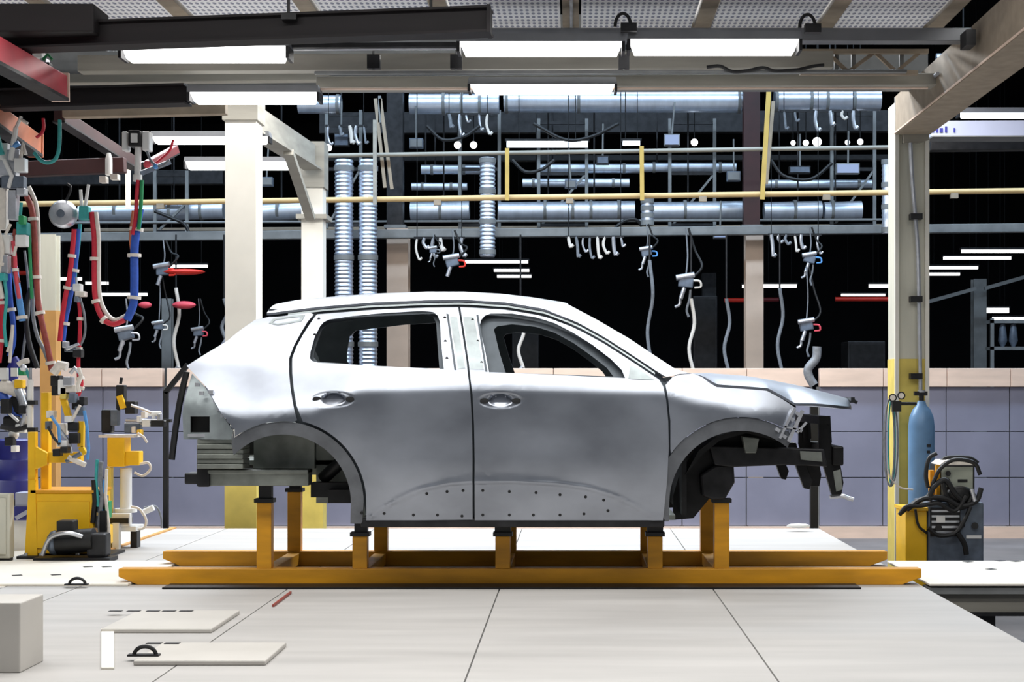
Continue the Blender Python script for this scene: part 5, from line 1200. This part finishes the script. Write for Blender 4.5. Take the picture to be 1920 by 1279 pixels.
# ---------------------------------------------------------------- more small fittings in the left cell
hose('ivory hose at the very left edge, upper', [(-4,430),(4,470),(-2,520),(4,560)], 0.018, 'ivory', Y=LY-0.16, clips=(0.5,))
hose('teal hose at the very left edge beside the white valve block', [(8,520),(12,560),(8,610),(12,650)], 0.012, 'teal', Y=LY-0.16)
hose('pink hose between the navy and light blue hoses', [(24,452),(28,480),(30,520),(36,560)], 0.014, 'pinkred', Y=LY-0.1, clips=(0.6,))
hose('black hose behind the big left bundle', [(58,540),(48,580),(54,640),(70,690)], 0.02, 'black', Y=LY+0.12)
hose('red hose ending at the clamp head on the yellow stand', [(148,700),(152,720),(146,742)], 0.018, 'red', Y=LY-0.1, clips=(0.3,0.7))
hose('grey hose from the trolley to the dark red arm', [(272,268),(282,300),(300,312),(318,300)], 0.010, 'greyhose', Y=LY)
hose('thin red hose above the dark red arm', [(325,262),(318,282),(304,296),(292,306)], 0.010, 'red', Y=12.4)
cluster('terminal_block', 'white terminal block with wires at the end of the pink red hoist rail', 'terminal block', [(60,78,94,108,'white'),(74,86,108,122,'steel'),(84,92,116,130,'dark')], [([(66,100),(60,86),(72,78)],0.012,'ivory'),([(80,112),(90,102),(98,112)],0.010,'green')], 10.0, None, (76,130))
cluster('gripper_arm', 'dark gripper arm with pale pads left of the yellow upright', 'gripper', [(0,16,748,776,'black'),(28,46,796,812,'white'),(34,48,760,776,'dark'),(8,24,820,836,'black'),(44,56,780,796,'ivory'),(20,30,836,848,'white'),(34,44,690,704,'green')], [([(2,800),(30,806),(52,800)],0.02,'dark'),([(40,740),(48,770),(40,800)],0.014,'steel'),([(48,690),(60,720),(58,750)],0.012,'teal')], 11.45, None, (25,848))
cluster('sensor_bracket', 'small black and white sensor bracket hanging right of the yellow upright', 'bracket', [(98,112,842,856,'black'),(106,124,826,838,'white'),(112,126,838,850,'dark'),(86,100,770,784,'ivory'),(84,92,790,806,'machine')], [([(96,780),(110,800),(112,830)],0.012,'ltblue'),([(90,800),(100,820),(112,834)],0.010,'black')], WY-0.08, None, (106,856))
cluster('clamp_fitting', 'cluster of small pale fittings on the pedestal fixture rod', 'fitting', [(256,262,780,792,'white'),(264,272,772,784,'ivory'),(294,300,776,788,'steel'),(246,252,800,812,'ivory'),(256,264,806,816,'yellow')], [([(246,760),(264,766),(284,774)],0.01,'steel'),([(226,720),(228,708)],0.012,'dark'),([(258,812),(270,820),(276,830)],0.01,'ivory')], PY-0.08, None, (268,816))

# ---------------------------------------------------------------- groups of things of one kind
GRP = {'round_duct':'shiny round ducts in the hall behind','thin_duct':'thin ducts above the ochre pipe','ribbed_pipe':'ribbed silver pipes behind the car','far_tube_light':'far tube lights in the dark hall','small_lamp':'small round lamps in the hall behind',
 'welding_gun':'welding guns hanging in the hall behind','hook_rack':'racks of hooks and tools under the beams','air_hose':'hoses hanging in the left work cell','pipe_hanger':'hangers and braces along the ochre pipe','guard_fence':'guard fence stretches behind the car',
 'steel_column':'steel columns of the hall','lifting_eye':'lifting eyes on the deck','stop_block':'white deck blocks at the front left','deck_cover':'white slotted deck covers','switch_box':'switch boxes between the ducts','duct_support':'duct support frames','slack_cable':'slack cables between the ducts',
 'hanging_hose':'cables hanging in front of the dark hall','tube_light':'lit tube lights over the car','black_post':'black posts at the rear edge of the deck','darkened_shaft':'upper column shafts with darkness in the colour','tool_cover':'red tool covers at the left','pit_rail':'track rails in the pit','tool_rail':'red tool rails in the dark hall',
 'cross_beam':'cross beams of the hall behind','roof_beam':'roof beams over the car','crane_beam':'dark maroon crane beams','receding_girder':'receding girders','hand_rail':'grey rails along the ducts','lamp_rail':'lamp rails','rail_bracket':'brackets under the front lamp rail','hoist_rail':'hoist rails of the left work cell','machine_cabinet':'dim cabinets in the dark hall','valve_block':'valve blocks between the left hoses'}
for o in list(SC.objects):
    if o.parent is None and 'label' in o and 'group' not in o:
        st = o.name.split('.')[0]
        if st in GRP: o['group'] = GRP[st]
for o in list(SC.objects):
    if o.get('group') and o.name.split('.')[0] == 'tube_light': o['group'] = GRP['tube_light']
